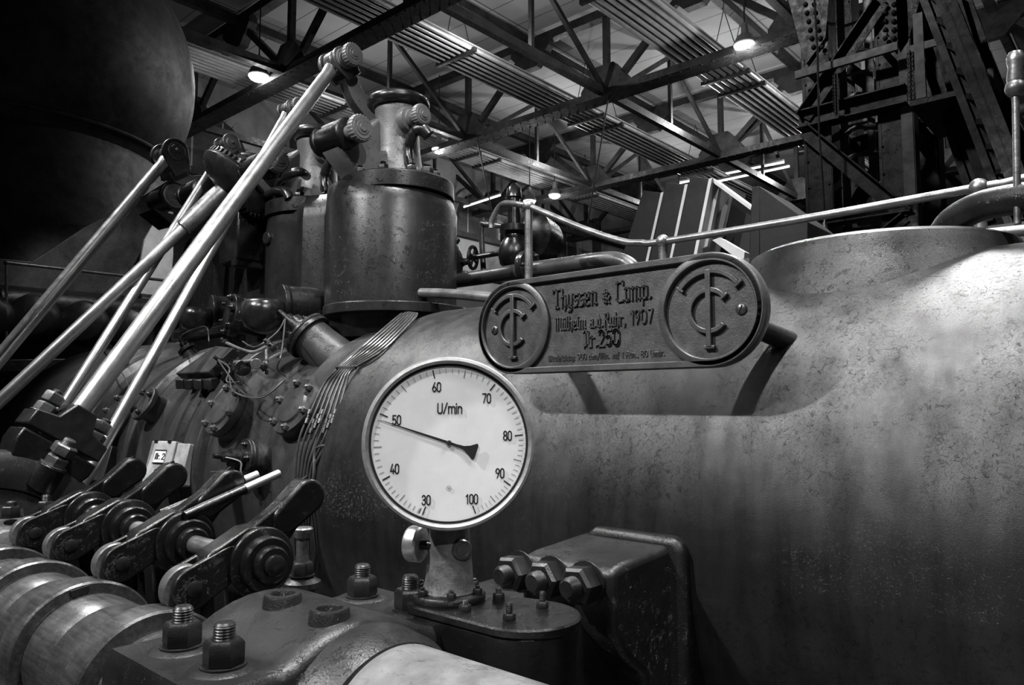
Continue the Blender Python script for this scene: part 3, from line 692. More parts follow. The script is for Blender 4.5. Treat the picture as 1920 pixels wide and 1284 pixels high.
# eccentric strap around the layshaft, with the rod foot
LY, LZ = .97, .88                                         # layshaft axis (y, z)
t = thing('eccentric_strap', 'large dark eccentric strap ring with bolted clamp at the lower left', 'eccentric', (XA, LY, LZ - .6))
ec = V((XA, LY, LZ)); 
k = MB(); k.lathe(ec - X_ * .13, X_, [(0, .44), (0, .56), (.03, .60), (.13, .61), (.23, .60), (.26, .56), (.26, .44), (0, .44)], 72, False); k.build('ring', M['cast'], t, .004)
k = MB(); k.lathe(ec - X_ * .10, X_, [(0, .30), (0, .435), (.20, .435), (.20, .30), (0, .30)], 64, False); k.build('sheave', M['dsteel'], t, .004)
bd = AD; u2 = X_; q2 = V((0, bd.z, -bd.y))                # q2: across the rod, towards the right and down
base = A0 - bd * .06
tb = MB()
tb.prism([base + q2 * a + bd * b - X_ * .10 for a, b in ((-.19, -.03), (.19, -.03), (.19, .05), (.09, .07), (.055, .16), (-.055, .16), (-.09, .07), (-.19, .05))], X_ * .20)
tb.build('rod_foot', M['nut'], TA, .008, 2)
sb = MB(); sb.prism([base + q2 * a + bd * b - X_ * .11 for a, b in ((-.19, -.05), (.19, -.05), (.19, -.11), (.14, -.24), (-.14, -.24), (-.19, -.11))], X_ * .22)
sb.build('clamp_lug', M['black'], t, .010, 2)
for s_ in (-1, 1):
    c = base + q2 * (s_ * .135) + bd * .05
    m_ = MB(); m_.nut(c, bd, .052, .055, 0, .3); m_.nut(c + bd * .06, bd, .050, .055, .3, .5, False); m_.build('locknut', M['dsteel'], TA, .002)
    c = base + q2 * (s_ * .215) - bd * .16 + X_ * .11
for k_ in (0, 1):
    c = onX(100 - 6 * k_, 860 - 14 * k_, XA + .12)
c = onX(100, 872, XA + .13); axn = (bd * .9 + X_ * .25 - q2 * .1).normalized()
m_ = MB(); m_.nut(c, axn, .055, .05, 0, .2); m_.nut(c + axn * .055, axn, .056, .055, .5, .6, False); m_.build('locknut', M['dsteel'], t, .002)
MB().cyl(c - axn * .12, c, .07, .066, 24).build('boss', M['black'], t, .006)

# ================================================================== LAYSHAFT, CAMS AND ROCKERS
t = thing('camshaft', 'thick steel camshaft with wide cam discs at the lower left', 'camshaft', (-2.7, LY, LZ - .25))
lx = V((0, LY, LZ))
MB().cyl(V((-5.4, LY, LZ)), V((-1.2, LY, LZ)), .10, n=40).build('shaft', M['worn'], t)
for x, R_, wd, oy, oz in ((-2.25, .228, .11, .0, .0), (-2.78, .228, .11, .0, .0), (-3.28, .226, .11, 0, .0), (-3.70, .224, .11, 0, .0)):
    c = V((x, LY + oy, LZ + oz))
    MB().lathe(c - X_ * wd / 2, X_, [(0, R_ * .97), (.006, R_), (wd - .006, R_), (wd, R_ * .97), (wd, .08)], 72).build('cam', M['camm'], t)
for x, R_, wd in ((-2.02, .178, .34), (-2.51, .19, .42), (-3.03, .186, .38), (-3.49, .18, .30), (-3.9, .17, .2), (-1.74, .150, .2)):
    MB().lathe(lx + X_ * (x - wd / 2), X_, [(0, R_ * .96), (.008, R_), (wd * .45, R_), (wd * .46, R_ * .985), (wd * .48, R_ * .985), (wd * .49, R_), (wd - .008, R_), (wd, R_ * .96)], 64).build('collar', M['camm'], t)
k = MB(); k.box(V((-2.724, LY - .03, LZ + .205)), (.02, .055, .02), (X_, V((0, .98, .15)), V((0, -.15, .98)))); k.build('key_slot', M['blacks'], t)
# low curved housing behind (rounded casting at the left)
t = thing('bearing_housing', 'rounded worn bearing casting at the left edge behind the rockers', 'bearing', (-3.95, LY + .15, .8))
MB().lathe(V((-4.0, LY + .1, LZ + .02)), X_, [(-.25, .20), (-.22, .27), (.05, .28), (.18, .25), (.2, .2)], 48).build('casting', M['pale'], t)
q = onX(85, 958, -3.9); MB().nut(q, Z_, .035, .045, .6).build('nut', M['nut'], t)
q = onX(20, 970, -3.9); MB().nut(q, Z_, .04, .05, .4).build('nut', M['nut'], t)

RY, RZ = 1.30, 1.19                                       # rocker shaft
def rocker(x, wh, kind):
    t = thing('cam_rocker', 'dark oily cam rocker with roller, %s' % wh, 'rocker', (x, RY, RZ - .1), 'cam rockers on the layshaft')
    hy, hz = RY, RZ
    ry, rz = RY - .215, RZ - .045
    ty, tz = RY + .155, RZ + .185
    w_ = .085
    # hub
    hb = MB(); hb.lathe(V((x - w_ * .75, hy, hz)), X_, [(0, .105), (.01, .112), (w_ * 1.45, .112), (w_ * 1.5, .105)], 40); hb.build('hub', M['black'], t, .003)
    for s_ in (1, -1):
        b = MB(); b.lathe(V((x + s_ * w_ * .74, hy, hz)), X_ * s_, [(0, .086), (.03, .086), (.035, .08), (.035, .06), (.055, .058), (.06, .052), (.06, .005)], 36)
        bs = b.build('boss', M['black'], t)
        if s_ == 1 and kind == 'near':
            q = MB(); q.lathe(V((x + w_ * .74 + .06, hy, hz)), X_, [(0, .034), (.012, .034), (.016, .028), (.016, .004)], 28); q.build('pin_end', M['blacks'], bs)
    # arm to roller, forked
    def bar(y0, z0, r0, y1, z1, r1, x0, x1, nm, mt='black', bv=.008):
        a = math.atan2(z1 - z0, y1 - y0); pl = []
        for i in range(11): b_ = a + PI / 2 + PI * i / 10; pl.append((y0 + r0 * math.cos(b_), z0 + r0 * math.sin(b_)))
        for i in range(11): b_ = a - PI / 2 + PI * i / 10; pl.append((y1 + r1 * math.cos(b_), z1 + r1 * math.sin(b_)))
        return MB().prism([(x0, y, z) for y, z in pl], (x1 - x0, 0, 0)).build(nm, M[mt], t, bv, 3)
    bar(hy - .03, hz + .03, .085, hy - .13, hz + .01, .055, x - w_ * .5, x + w_ * .5, 'arm')
    for s_ in (-1, 1):
        bar(hy - .10, hz + .01, .055, ry, rz, .064, x + s_ * .034 - .011, x + s_ * .034 + .011, 'fork', 'black', .005)
    rl = MB(); rl.lathe(V((x - .020, ry - .012, rz - .002)), X_, [(0, .066), (.004, .07), (.036, .07), (.04, .066)], 40); rl.build('roller', M['dsteel'], t)
    pe = MB(); pe.lathe(V((x - .05, ry, rz)), X_, [(0, .024), (.098, .024), (.10, .02)], 24); pe.build('roller_pin', M['blacks'], t)
    # tail towards the push rod
    bar(hy + .02, hz + .05, .075, ty - .02, tz - .03, .048, x - .030, x + .030, 'arm')
    bar(ty - .06, tz - .065, .05, ty + .03, tz + .005, .060, x - .040, x + .040, 'tail', 'black', .012)
    MB().box(V((x, ty + .01, tz + .052)), (.012, .07, .01), (X_, V((0, .88, .47)), V((0, -.47, .88)))).build('oil_slot', M['blacks'], t)
    return t
for x, wh, kd in ((-2.27, 'nearest the bearing cap', 'near'), (-2.80, 'second from the bearing cap', 'mid'), (-3.30, 'third from the bearing cap', 'mid'), (-3.72, 'farthest from the bearing cap', 'far')):
    rocker(x, wh, kd)
t = tag(MB().cyl(V((-4.3, RY, RZ)), V((-2.30, RY, RZ)), .032, n=24).build('rocker_shaft', M['worn']), 'polished shaft joining the cam rocker hubs', 'shaft')
# two hand bars
for (p, q, y0, y1, wh) in (((300, 965), (484, 889), 1.25, 1.62, 'upper left one of the pair'), ((345, 968), (524, 887), 1.28, 1.66, 'lower right one of the pair')):
    a, b = onY(*p, y0), onY(*q, y1)
    t = thing('hand_bar', 'round steel bar with a blunt end between the rockers, %s' % wh, 'bar', a, 'round bars between the rockers')
    dd = (b - a)
    MB().cyl(a, a + dd * .62, .020, n=12).build('holder', M['black'], t, .004)
    MB().lathe(a + dd * .6, dd, [(0, .017), (dd.length * .395, .017), (dd.length * .4, .014)], 20).build('bar_end', M['steel'], t)
# small base castings of the rockers (dark frame behind)
t = thing('rocker_support', 'black frame carrying the cam rockers below the engine body', 'frame', (-3.0, 1.5, .6))
MB().box((-3.0, 1.52, .75), (2.0, .25, .5)).build('beam', M['black'], t, .02)
for x in (-2.35, -2.9, -3.4, -3.85): MB().prism([(x - .1, 1.25, 1.12), (x - .1, 1.36, 1.12), (x - .1, 1.6, .9), (x - .1, 1.6, .6), (x - .1, 1.3, .6)], (.09, 0, 0)).build('pedestal', M['black'], t, .01)

# spring stem at the drum foot
c = onY(566, 1095, 1.55)
t = thing('spring_stem', 'upright bolt with flat cap on a coiled spring behind the bearing cap', 'spring', c - Z_ * .1)
lo = MB(); lo.lathe(c - Z_ * .02, Z_, [(0, .05), (.012, .068), (.03, .066), (.045, .04), (.05, .02)], 32); lo.build('spring_plate', M['cast'], t)
MB().nut(c + Z_ * .03, Z_, .040, .05, 0).build('nut', M['nut'], t)
st = MB(); st.lathe(c + Z_ * .07, Z_, [(0, .022), (.09, .022), (.095, .03), (.12, .036), (.125, .036), (.13, .03), (.13, .002)], 24); st.build('stem', M['dsteel'], t)
MB().tube([c + V((.045 * math.cos(a), .045 * math.sin(a), -.03 - .022 * a / (2 * PI))) for a in [2 * PI * i / 16 for i in range(16 * 5)]], .008, 8).build('coil', M['dsteel'], t)

# ================================================================== BEARING CAP
ZC = 1.22
t = thing('shaft_bearing', 'humped cast bearing cap with four large nuts in front of the gauge', 'bearing cap', (-1.42, .94, .8))
def capz(y):                                              # saddle height across the cap
    k = abs(y - .94)
    return ZC + .052 - (.052 * (k / .165) ** 2.2 if k < .165 else .052)
k = MB(); ys = [.60, .61, .66, .72, .76, .79, .82, .86, .9, .94, .98, 1.02, 1.06, 1.09, 1.12, 1.16, 1.22, 1.26, 1.27]
xs = [-1.60, -1.585, -1.53, -1.47, -1.40, -1.33, -1.27, -1.225, -1.21]
rings = []
for y in ys:
    z = capz(y) - (.03 if y in (.60, 1.27) else 0)
    row = []
    for x in xs:
        e = (.018 if x in (-1.60, -1.21) else 0)
        row.append(V((x, y, z - e)))
    rings.append(row + [V((-1.21, y, .75)), V((-1.60, y, .75))])
k.loft(rings); k.build('casting', M['cast'], t, .0, 2, 50)
b = MB(); b.lathe(V((-1.21, .94, 1.05)), X_, [(-.05, .215), (0, .215), (.05, .21), (.085, .195), (.095, .175)], 64); b.build('collar', M['cast'], t)
for (x, y) in ((-1.485, .702), (-1.32, .702), (-1.53, 1.172), (-1.35, 1.172)):
    MB().lathe((x, y, ZC - .03), Z_, [(0, .07), (.03, .062), (.034, .055), (.034, .01)], 24).build('boss', M['cast'], t)
    MB().nut((x, y, ZC + .004), Z_, .037, .048, .55, .35).build('nut', M['nut'], t)
for px, py in ((530, 1117), (618, 1145)):
    q = onZ(px, py, 1.285); q2_ = V((q.x, q.y, 1.225))
    MB().lathe(q2_, Z_, [(0, .052), (.02, .044), (.06, .040), (.066, .037), (.066, .027), (.062, .025), (.01, .024), (.01, .001)], 36).build('oil_cup', M['cast'], t)
q = onZ(378, 1212, ZC + .002); MB().lathe(q - Z_ * .02, Z_, [(0, .018), (.0215, .018), (.0225, .016), (.0225, .011), (.01, .010), (.01, .001)], 20).build('plug_hole', M['blacks'], t)
for px, py in ((437, 875), ):
    pass
# guard tube over the shaft
t = tag(MB().lathe(V((-1.13, .94, 1.072)), X_, [(0, .165), (.012, .172), (.03, .172), (2.2, .172), (2.2, .01)], 72).build('shaft_cover', mat('scuffed_shaft_paint', .14, .36, .1, .0012, .0006, 16, .4, 12)), 'thick round scuffed shaft tube at the bottom edge', 'shaft tube')
# gear case with oval lid under the gauge
GB = onZ(842, 1122, ZC + .03)                             # foot of the gauge post
pe = onZ(985, 1150, ZC + .03)
t = thing('gear_case', 'oval cast gear case with a bolted flat lid under the gauge', 'gear case', (GB.x, GB.y, .8))
dv = V((pe.x - GB.x, pe.y - GB.y, 0)); dl = dv.length; dv.normalize(); nv = V((-dv.y, dv.x, 0))
def stad(r0, r1, z, e=0.0):
    pts = []
    a0 = V((GB.x, GB.y, 0)); b0 = V((pe.x, pe.y, 0))
    for i in range(17): a = PI / 2 + PI * i / 16; pts.append(a0 + (dv * math.cos(a) + nv * math.sin(a)) * (r0 + e) + Z_ * z)
    for i in range(17): a = -PI / 2 + PI * i / 16; pts.append(b0 + (dv * math.cos(a) + nv * math.sin(a)) * (r1 + e) + Z_ * z)
    return pts
MB().loft([stad(.095, .115, z, e) for z, e in ((.80, .02), (1.02, .0), (1.10, -.01), (1.20, -.004), (1.225, 0), (1.23, 0))]).build('case', M['black'], t, .003)
MB().loft([stad(.10, .12, z, e) for z, e in ((1.23, -.004), (1.234, 0), (1.246, 0), (1.25, -.004))]).build('lid', M['black'], t)
for px, py in ((872, 1148), (935, 1125), (955, 1165), (1017, 1142)):
    q = onZ(px, py, 1.25); MB().nut(q, Z_, .0135, .017, .55 if px < 940 else 1.1).build('nut', M['nut'], t)
MB().loft([stad(.10, .19, z, e) for z, e in ((.7, .06), (.95, .05), (1.0, .03), (1.03, .005), (1.05, -.02))]).build('case_foot', M['cast'], t, .01)

# ================================================================== GAUGE
RG = .210
GC = V((GB.x, GB.y, 0)); 
r_ = ray(842, 830); kk = ((GB - CAM).dot(H0)) / r_.dot(H0); GC = CAM + r_ * (kk - .075)
gn = (CAM - GC); gn.z *= .35; gn.normalize()
RG = 160.5 / F * (GC - CAM).dot(FW)
gu, gv, gn = frame(gn, Z_)
t = thing('speed_gauge', 'large round white dial gauge reading U/min on a short post', 'gauge', GB)
post = MB(); zp = GC.z - RG * .9
post.lathe(GB + Z_ * .02, Z_, [(0, .064), (.012, .058), (.02, .056), (.10, .049), (.16, .044), (zp - GB.z, .040)], 40); post.build('post', mat('speckled_post_paint', .10, .45, .1, .0012, .0012, 20, .4, 45), t)
fl_ = MB(); fl_.lathe(GB, Z_, [(0, .082), (.003, .084), (.012, .084), (.016, .081), (.018, .064), (.026, .060)], 48); pf_ = fl_.build('post_flange', M['cast'], t)
for i in range(6):
    a = .35 + i * PI / 3; MB().nut(GB + V((.072 * math.cos(a), .072 * math.sin(a), .016)), Z_, .0105, .014, .4).build('nut', M['nut'], pf_)
bz = MB(); o = GC - gn * .045
bz.lathe(o, gn, [(-.03, RG * .30), (-.028, RG * .86), (0, RG * .93), (.02, RG * .97), (.05, RG * 1.0), (.062, RG), (.068, RG * .985), (.070, RG * .955), (.066, RG * .925), (.056, RG * .922), (.050, RG * .9), (.050, .01)], 128)
bz.build('bezel', M['bezel'], t)
bk = MB(); bk.lathe(o + gn * .0505, gn, [(0, RG * .922), (.006, RG * .912), (.006, RG * .898), (.001, RG * .895)], 128, False); bk.build('gasket', M['ink'], t)
dl_ = MB(); dl_.lathe(o + gn * .046, gn, [(0, RG * .92), (.0062, RG * .905), (.0062, .005)], 128); dl_.build('dial', M['dial'], t)
DO = o + gn * .0535                                       # dial surface
def stroke(mb, pl, O, u, v, n_, sx, sy, w_, h, dx=0.0, dy=0.0, rot=0.0, shear=0.0):
    """a polyline pen stroke of width w_ standing h proud of the surface"""
    P = [O + u * (dx + sx * x + shear * sy * y) + v * (dy + sy * y) for x, y in pl]
    for i in range(len(P) - 1):
        a, b = P[i], P[i + 1]; d = b - a
        if d.length < 1e-7: continue
        d = d.normalized(); q = n_.cross(d); e = d * (w_ * .48)
        if i > 0: pass
        mb.prism([a - e + q * w_ / 2, a - e - q * w_ / 2, b + e - q * w_ / 2, b + e + q * w_ / 2], n_ * h)
DIG = {
    '0': [arc(.21, .74, .21, .26, 0, 180, 8) + arc(.21, .26, .21, .26, 180, 360, 8) + [(.42, .74)]],
    '1': [[(.02, .80), (.2, .98), (.2, 0)]],
    '2': [arc(.21, .74, .2, .26, 170, -20, 8) + [(.0, 0), (.42, 0)]],
    '3': [arc(.2, .76, .19, .24, 160, -80, 8), arc(.2, .26, .21, .27, 85, -160, 8), [(.12, .52), (.24, .52)]],
    '4': [[(.22, 1), (.0, .24), (.44, .24)], [(.33, .46), (.33, 0)]],
    '5': [[(.40, 1), (.05, 1), (.03, .54)] + arc(.2, .32, .21, .30, 120, -150, 10)],
    '6': [arc(.21, .26, .21, .26, 0, 360, 14), [(.0, .26), (.02, .42), (.27, 1)]],
    '7': [[(0, 1), (.42, 1), (.14, 0)]],
    '8': [arc(.21, .76, .18, .24, 0, 360, 12), arc(.21, .26, .21, .26, 0, 360, 12)],
    '9': [arc(.21, .74, .21, .26, 0, 360, 14), [(.42, .74), (.40, .58), (.15, 0)]],
    'U': [[(0, 1), (0, .22)] + arc(.22, .22, .22, .22, 180, 360, 8) + [(.44, 1)]],
    '/': [[(0, -.02), (.34, 1.05)]],
    'm': [[(0, 0), (0, .68)], arc(.16, .52, .16, .16, 180, 0, 6) + [(.32, 0)], arc(.48, .52, .16, .16, 180, 0, 6) + [(.64, 0)]],
    'i': [[(0, 0), (0, .68)], [(0, .9), (0, .98)]],
    'n': [[(0, 0), (0, .68)], arc(.18, .5, .18, .18, 180, 0, 6) + [(.36, 0)]],
}
DW = {'1': .3, '/': .34, 'm': .64, 'i': .02, 'n': .36, 'U': .44}
tk = MB()
LBL = [(30, -160), (40, -119), (50, -67), (60, -13), (70, 38), (80, 84), (90, 124.5), (100, 159)]
def ang(v_):
    for i in range(7):
        if v_ <= LBL[i + 1][0]: a, b = LBL[i], LBL[i + 1]; return a[1] + (b[1] - a[1]) * (v_ - a[0]) / 10
for v_ in range(30, 101):
    a = math.radians(ang(v_)); q = gu * math.sin(a) + gv * math.cos(a); s_ = gu * math.cos(a) - gv * math.sin(a)
    r0, r1, w0 = (.772, .868, .014) if v_ % 10 == 0 else ((.775, .868, .0065) if v_ % 5 == 0 else (.81, .868, .004))
    tk.prism([DO + q * RG * r0 + s_ * RG * w0 / 2, DO + q * RG * r0 - s_ * RG * w0 / 2, DO + q * RG * r1 - s_ * RG * w0 / 2, DO + q * RG * r1 + s_ * RG * w0 / 2], gn * .0006)
a = math.radians(-162 - 0.0); a = math.radians(-163 + 6); q = gu * math.sin(a) + gv * math.cos(a); s_ = gu * math.cos(a) - gv * math.sin(a)
tk.prism([DO + q * RG * .805 + s_ * RG * .005, DO + q * RG * .805 - s_ * RG * .005, DO + q * RG * .868 - s_ * RG * .005, DO + q * RG * .868 + s_ * RG * .005], gn * .0006)
tk.build('tick_marks', M['ink'], t)
Zp = 1251 / 380.0                                        # zoomed dial picture: pixels per photo pixel
def dtext(s_, cx, cy, hz, wz):
    """text centred at dial-picture position (cx, cy), cap height hz"""
    k_ = RG / 530.0; h = hz * k_; mb = MB(); widths = [DW.get(c, .42) for c in s_]; gap = .16
    tot = sum(widths) + gap * (len(s_) - 1); x = -tot / 2
    for c, w1 in zip(s_, widths):
        for pl in DIG[c]: stroke(mb, pl, DO, gu, gv, gn, h * wz, h, .125 * h, .0006, (cx - 597) * k_ + x * h * wz, (625 - cy) * k_ - h / 2)
        x += w1 + gap
    return mb
for s_, cx, cy in (('30', 460, 970), ('40', 267, 780), ('50', 275, 484), ('60', 518, 281), ('70', 828, 350), ('80', 958, 582), ('90', 911, 812), ('100', 738, 967)):
    dtext(s_, cx, cy, 55, .88).build('numeral', M['ink'], t)
dtext('U/min', 600, 413, 60, 1.0).build('unit_lettering', M['ink'], t)
# needle
a = math.radians(-71.4); q = gu * math.sin(a) + gv * math.cos(a); s_ = gu * math.cos(a) - gv * math.sin(a); NO = DO + gn * .0022
nd = MB(); k_ = RG / 530
poly = [(442, -1.5), (442, 1.5), (0, 9), (-45, 8), (-95, 12), (-130, 26), (-168, 52), (-178, 40), (-178, -40), (-168, -52), (-130, -26), (-95, -12), (-45, -8), (0, -9)]
nd.prism([NO + q * (x * k_) + s_ * (y * k_) for x, y in poly], gn * .0012)
nd.lathe(NO - gn * .006, gn, [(0, 16 * k_), (.010, 16 * k_), (.012, 12 * k_), (.012, .001)], 24)
nd.build('needle', M['ink'], t)
# small stamp
st = MB()
for i in range(8):
    a = 2 * PI * i / 8; c = DO + gu * ((0 + 13 * math.cos(a)) * k_) - gv * ((275 + 13 * math.sin(a)) * k_); st.box(c, (4 * k_, 4 * k_, .0008), (gu, gv, gn))
st.box(DO - gv * 275 * k_, (6 * k_, 6 * k_, .0008), (gu, gv, gn)); st.build('stamp_mark', M['ink'], t)
# knob at the left and plug at the right of the post
kc = dep(800, 1021, (GB - CAM).dot(FW) - .0); kn = (-RT * .90 + H0 * .36).normalized()
k = MB(); k.cyl(kc + kn * -.03, kc + kn * .02, .012, n=14); k.build('knob_stem', M['nut'], t)
k = MB(); k.lathe(kc + kn * .012, kn, [(0, .037), (.004, .041), (.028, .041), (.032, .039), (.032, .03), (.028, .028), (.028, .001)], 44); k.build('knob', M['steel'], t)
pc = dep(862, 1029, (GB - CAM).dot(FW) - .02); pn_ = (RT * .45 - H0 * .85).normalized()
k = MB(); k.lathe(pc - pn_ * .03, pn_, [(0, .020), (.03, .020), (.032, .024), (.044, .024), (.048, .021), (.048, .016), (.046, .014), (.046, .001)], 28); k.build('plug', M['dsteel'], t)

# ================================================================== NAMEPLATE
YP = 2.06
cl, cr = onY(967, 617, YP), onY(1333, 577, YP)
cz = (cl.z + cr.z) / 2
HR = (onY(967, 530, YP).z - onY(967, 705, YP).z) / 2
cl = V((onY(903, 617, YP).x + HR, YP, cz)); cr = V((onY(1439, 577, YP).x - HR, YP, cz))
t = thing('nameplate', 'long cast maker plate with two round monograms and raised lettering, mounted on the drum', 'nameplate', (cl + cr) / 2 - Z_ * HR)
def ncl(r, e):
    p = [V((cl.x + r * math.cos(a), YP + e, cz + r * math.sin(a))) for a in [PI / 2 + PI * i / 32 for i in range(33)]]
    return p + [V((cr.x + r * math.cos(a), YP + e, cz + r * math.sin(a))) for a in [-PI / 2 + PI * i / 32 for i in range(33)]]
MB().loft([ncl(HR * .98, .03), ncl(HR, .024), ncl(HR, -.005), ncl(HR * .99, -.008)]).build('plate', M['plate'], t)
rim = MB(); rim.loft([ncl(HR * .995, -.007), ncl(HR * .995, -.020), ncl(HR * .98, -.023), ncl(HR * .885, -.023), ncl(HR * .87, -.020), ncl(HR * .87, -.007)], False); rim.build('rim', M['platef'], t)
UX, UZ, UN = X_, Z_, V((0, -1, 0)); SUR = YP - .008
for c, nm in ((cl, 0), (cr, 1)):
    rg = MB(); rg.lathe(V((c.x, SUR + .002, cz)), UN, [(0, HR * .99), (.014, HR * .985), (.017, HR * .96), (.017, HR * .86), (.014, HR * .845), (0, HR * .84)], 96, False); rg.build('roundel_rim', M['platef'], t)
    O = V((c.x, SUR, cz)); u_, v_, n_ = UX, UZ, UN; R_ = HR * .84; h = .013
    mg = MB()
    def band(rad, a0, a1, w0, cy=0.0, n=20):
        P = []
        for rr, seq in ((rad + w0, range(n + 1)), (rad - w0, range(n, -1, -1))):
            for i in seq:
                b = math.radians(a0 + (a1 - a0) * i / n); P.append(O + u_ * (R_ * rr * math.cos(b)) + v_ * (R_ * (cy + rr * math.sin(b))))
        mg.prism(P, n_ * h)
    band(.80, 36, 144, .05, .0); band(.43, 38, 318, .05, -.02)
    for s_ in (36, 144):
        a = math.radians(s_); p = O + u_ * (R_ * .80 * math.cos(a)) + v_ * (R_ * .80 * math.sin(a)); er = u_ * math.cos(a) + v_ * math.sin(a); et = v_ * math.cos(a) - u_ * math.sin(a)
        mg.box(p + n_ * h / 2, (R_ * .20, R_ * .06, h), (er, et, n_))
    p = O + u_ * (R_ * .43 * math.cos(math.radians(38))) + v_ * (R_ * (-.02 + .43 * math.sin(math.radians(38))))
    mg.box(p + n_ * h / 2, (R_ * .18, R_ * .06, h), (u_ * .78 + v_ * .62, v_ * .78 - u_ * .62, n_))
    mg.box(O + v_ * (R_ * .03) + n_ * (h / 2 + .001), (R_ * .115, R_ * 1.60, h + .002), (u_, v_, n_))
    mg.box(O - v_ * (R_ * .775) + n_ * h / 2, (R_ * .24, R_ * .07, h), (u_, v_, n_))
    mg.build('monogram', M['platef'], t, .0022, 2)
    sp = O + u_ * (R_ * (-.66 if nm == 0 else .68)) + v_ * (-R_ * (.03 if nm == 0 else .04))
    sw = MB(); sw.lathe(sp, n_, [(0, R_ * .115), (.004, R_ * .115), (.008, R_ * .08), (.009, .001)], 24); so = sw.build('screw', M['dsteel'], t)
    MB().box(sp + n_ * .0095, (R_ * .17, R_ * .022, .003), ((u_ * .5 + v_ * .86), (v_ * .5 - u_ * .86), n_)).build('slot', M['ink'], so)
GL = {
    'T': ([[(0, .86), (.06, .97), (.56, 1.0)], [(.30, 1), (.30, .06), (.20, 0)], [(.30, .03), (.42, .0)]], .56),
    'h': ([[(0, .98), (0, 0)], [(0, .5), (.12, .64), (.27, .6), (.27, .02), (.20, -.14)]], .3),
    'y': ([[(0, .64), (0, .08), (.1, 0), (.27, .06)], [(.27, .66), (.27, -.12), (.18, -.24), (.0, -.22)]], .3),
    's': ([[(.27, .62), (.02, .62), (.02, .36), (.25, .30), (.27, .04), (.0, .0)]], .28),
    'e': ([[(.02, .3), (.27, .36), (.25, .62), (.02, .62), (.0, .06), (.08, 0), (.28, .04)]], .3),
    'n': ([[(0, 0), (0, .66)], [(0, .56), (.13, .65), (.26, .6), (.26, .0), (.33, .04)]], .34),
    '&': ([[(.42, 0), (.06, .46), (.20, .66), (.34, .5), (.02, .2), (.14, .0), (.30, .08), (.44, .32)]], .46),
    'C': ([[(.42, .86), (.42, 1.0), (.10, 1.0), (.0, .9), (.0, .1), (.1, 0), (.40, .02)]], .42),
    'o': ([[(.02, 0), (.0, .58), (.08, .65), (.26, .62), (.28, .06), (.2, 0), (.02, 0)]], .3),
    'm': ([[(0, 0), (0, .66)], [(0, .56), (.12, .65), (.24, .6), (.24, 0)], [(.24, .56), (.36, .65), (.48, .6), (.48, .0), (.54, .03)]], .55),
    'p': ([[(0, -.26), (0, .66)], [(0, .58), (.14, .65), (.27, .6), (.27, .05), (.0, .02)]], .3),
    '.': ([[(0, .02), (.06, .08)]], .1), ',': ([[(.06, .1), (.05, -.02), (.0, -.14)]], .1), ':': ([[(0, .04), (.05, .1)], [(0, .48), (.05, .54)]], .1),
    'M': ([[(.04, 0), (.0, .9), (.12, 1), (.26, .9), (.26, 0)], [(.26, .9), (.38, 1), (.52, .92), (.52, .06), (.6, 0)]], .6),
    'u': ([[(0, .64), (0, .06), (.1, 0), (.26, .06)], [(.26, .66), (.26, .04), (.32, 0)]], .33),
    'w': ([[(0, .64), (0, .06), (.1, 0), (.26, .06)], [(.26, .66), (.26, .04), (.32, 0)]], .33),
    'v': ([[(0, .64), (0, .06), (.1, 0), (.26, .06)], [(.26, .66), (.26, .04), (.32, 0)], [(.04, .84), (.06, .9)], [(.2, .84), (.22, .9)]], .33),
    'l': ([[(0, 1), (0, .06), (.08, 0)]], .1), 'i': ([[(0, .64), (0, .06), (.08, 0)], [(0, .84), (.03, .9)]], .1),
    'a': ([[(.02, .62), (.25, .62), (.25, .06), (.32, 0)], [(.25, .34), (.02, .3), (.0, .04), (.24, .02)]], .33),
    'd': ([[(.26, .1), (.1, 0), (.0, .1), (.02, .58), (.26, .6)], [(.06, .98), (.26, .62), (.26, .0)]], .3),
    'R': ([[(.06, 0), (.08, .92), (0, .84)], [(.08, .96), (.34, 1), (.40, .7), (.30, .54), (.1, .5)], [(.26, .52), (.40, .1), (.48, 0)]], .48),
    'r': ([[(0, 0), (0, .66)], [(0, .54), (.14, .66), (.22, .58)]], .24),
    'N': ([[(.0, 0), (.02, .9), (.12, 1.0), (.14, .1)], [(.14, .9), (.34, .98), (.36, .1), (.44, 0)]], .44),
    'W': ([[(.0, .95), (.04, .1), (.14, 0), (.26, .1), (.26, .95)], [(.26, .1), (.38, 0), (.5, .1), (.5, .9), (.42, 1)]], .54),
    't': ([[(.08, .9), (.08, .06), (.18, 0)], [(0, .62), (.2, .64)]], .2), 'g': ([[(.26, .6), (.02, .62), (.0, .08), (.1, 0), (.26, .08)], [(.26, .66), (.26, -.16), (.1, -.26), (0, -.2)]], .3),
    'c': ([[(.26, .56), (.22, .64), (.02, .62), (.0, .06), (.1, 0), (.26, .05)]], .27), 'b': ([[(.0, 1), (.0, .04), (.24, 0), (.27, .56), (.0, .62)]], .3),
    '/': ([[(0, -.2), (.3, 1)]], .32), 'f': ([[(.2, .96), (.08, .98), (.06, .8), (.06, -.2)], [(0, .62), (.2, .64)]], .2), 'A': ([[(0, .0), (.1, .9), (.24, 1), (.36, .9), (.38, .04), (.46, 0)], [(.06, .45), (.36, .45)]], .46),
    'U': ([[(.06, 1), (0, .9), (.02, .1), (.14, 0), (.36, .1)], [(.36, .98), (.36, .04), (.44, 0)]], .44),
    '1': DIG['1'] and (DIG['1'], .28), '9': (DIG['9'], .44), '0': (DIG['0'], .44), '7': (DIG['7'], .44), '2': (DIG['2'], .44), '5': (DIG['5'], .44), '8': (DIG['8'], .44), ' ': ([], .18),
}
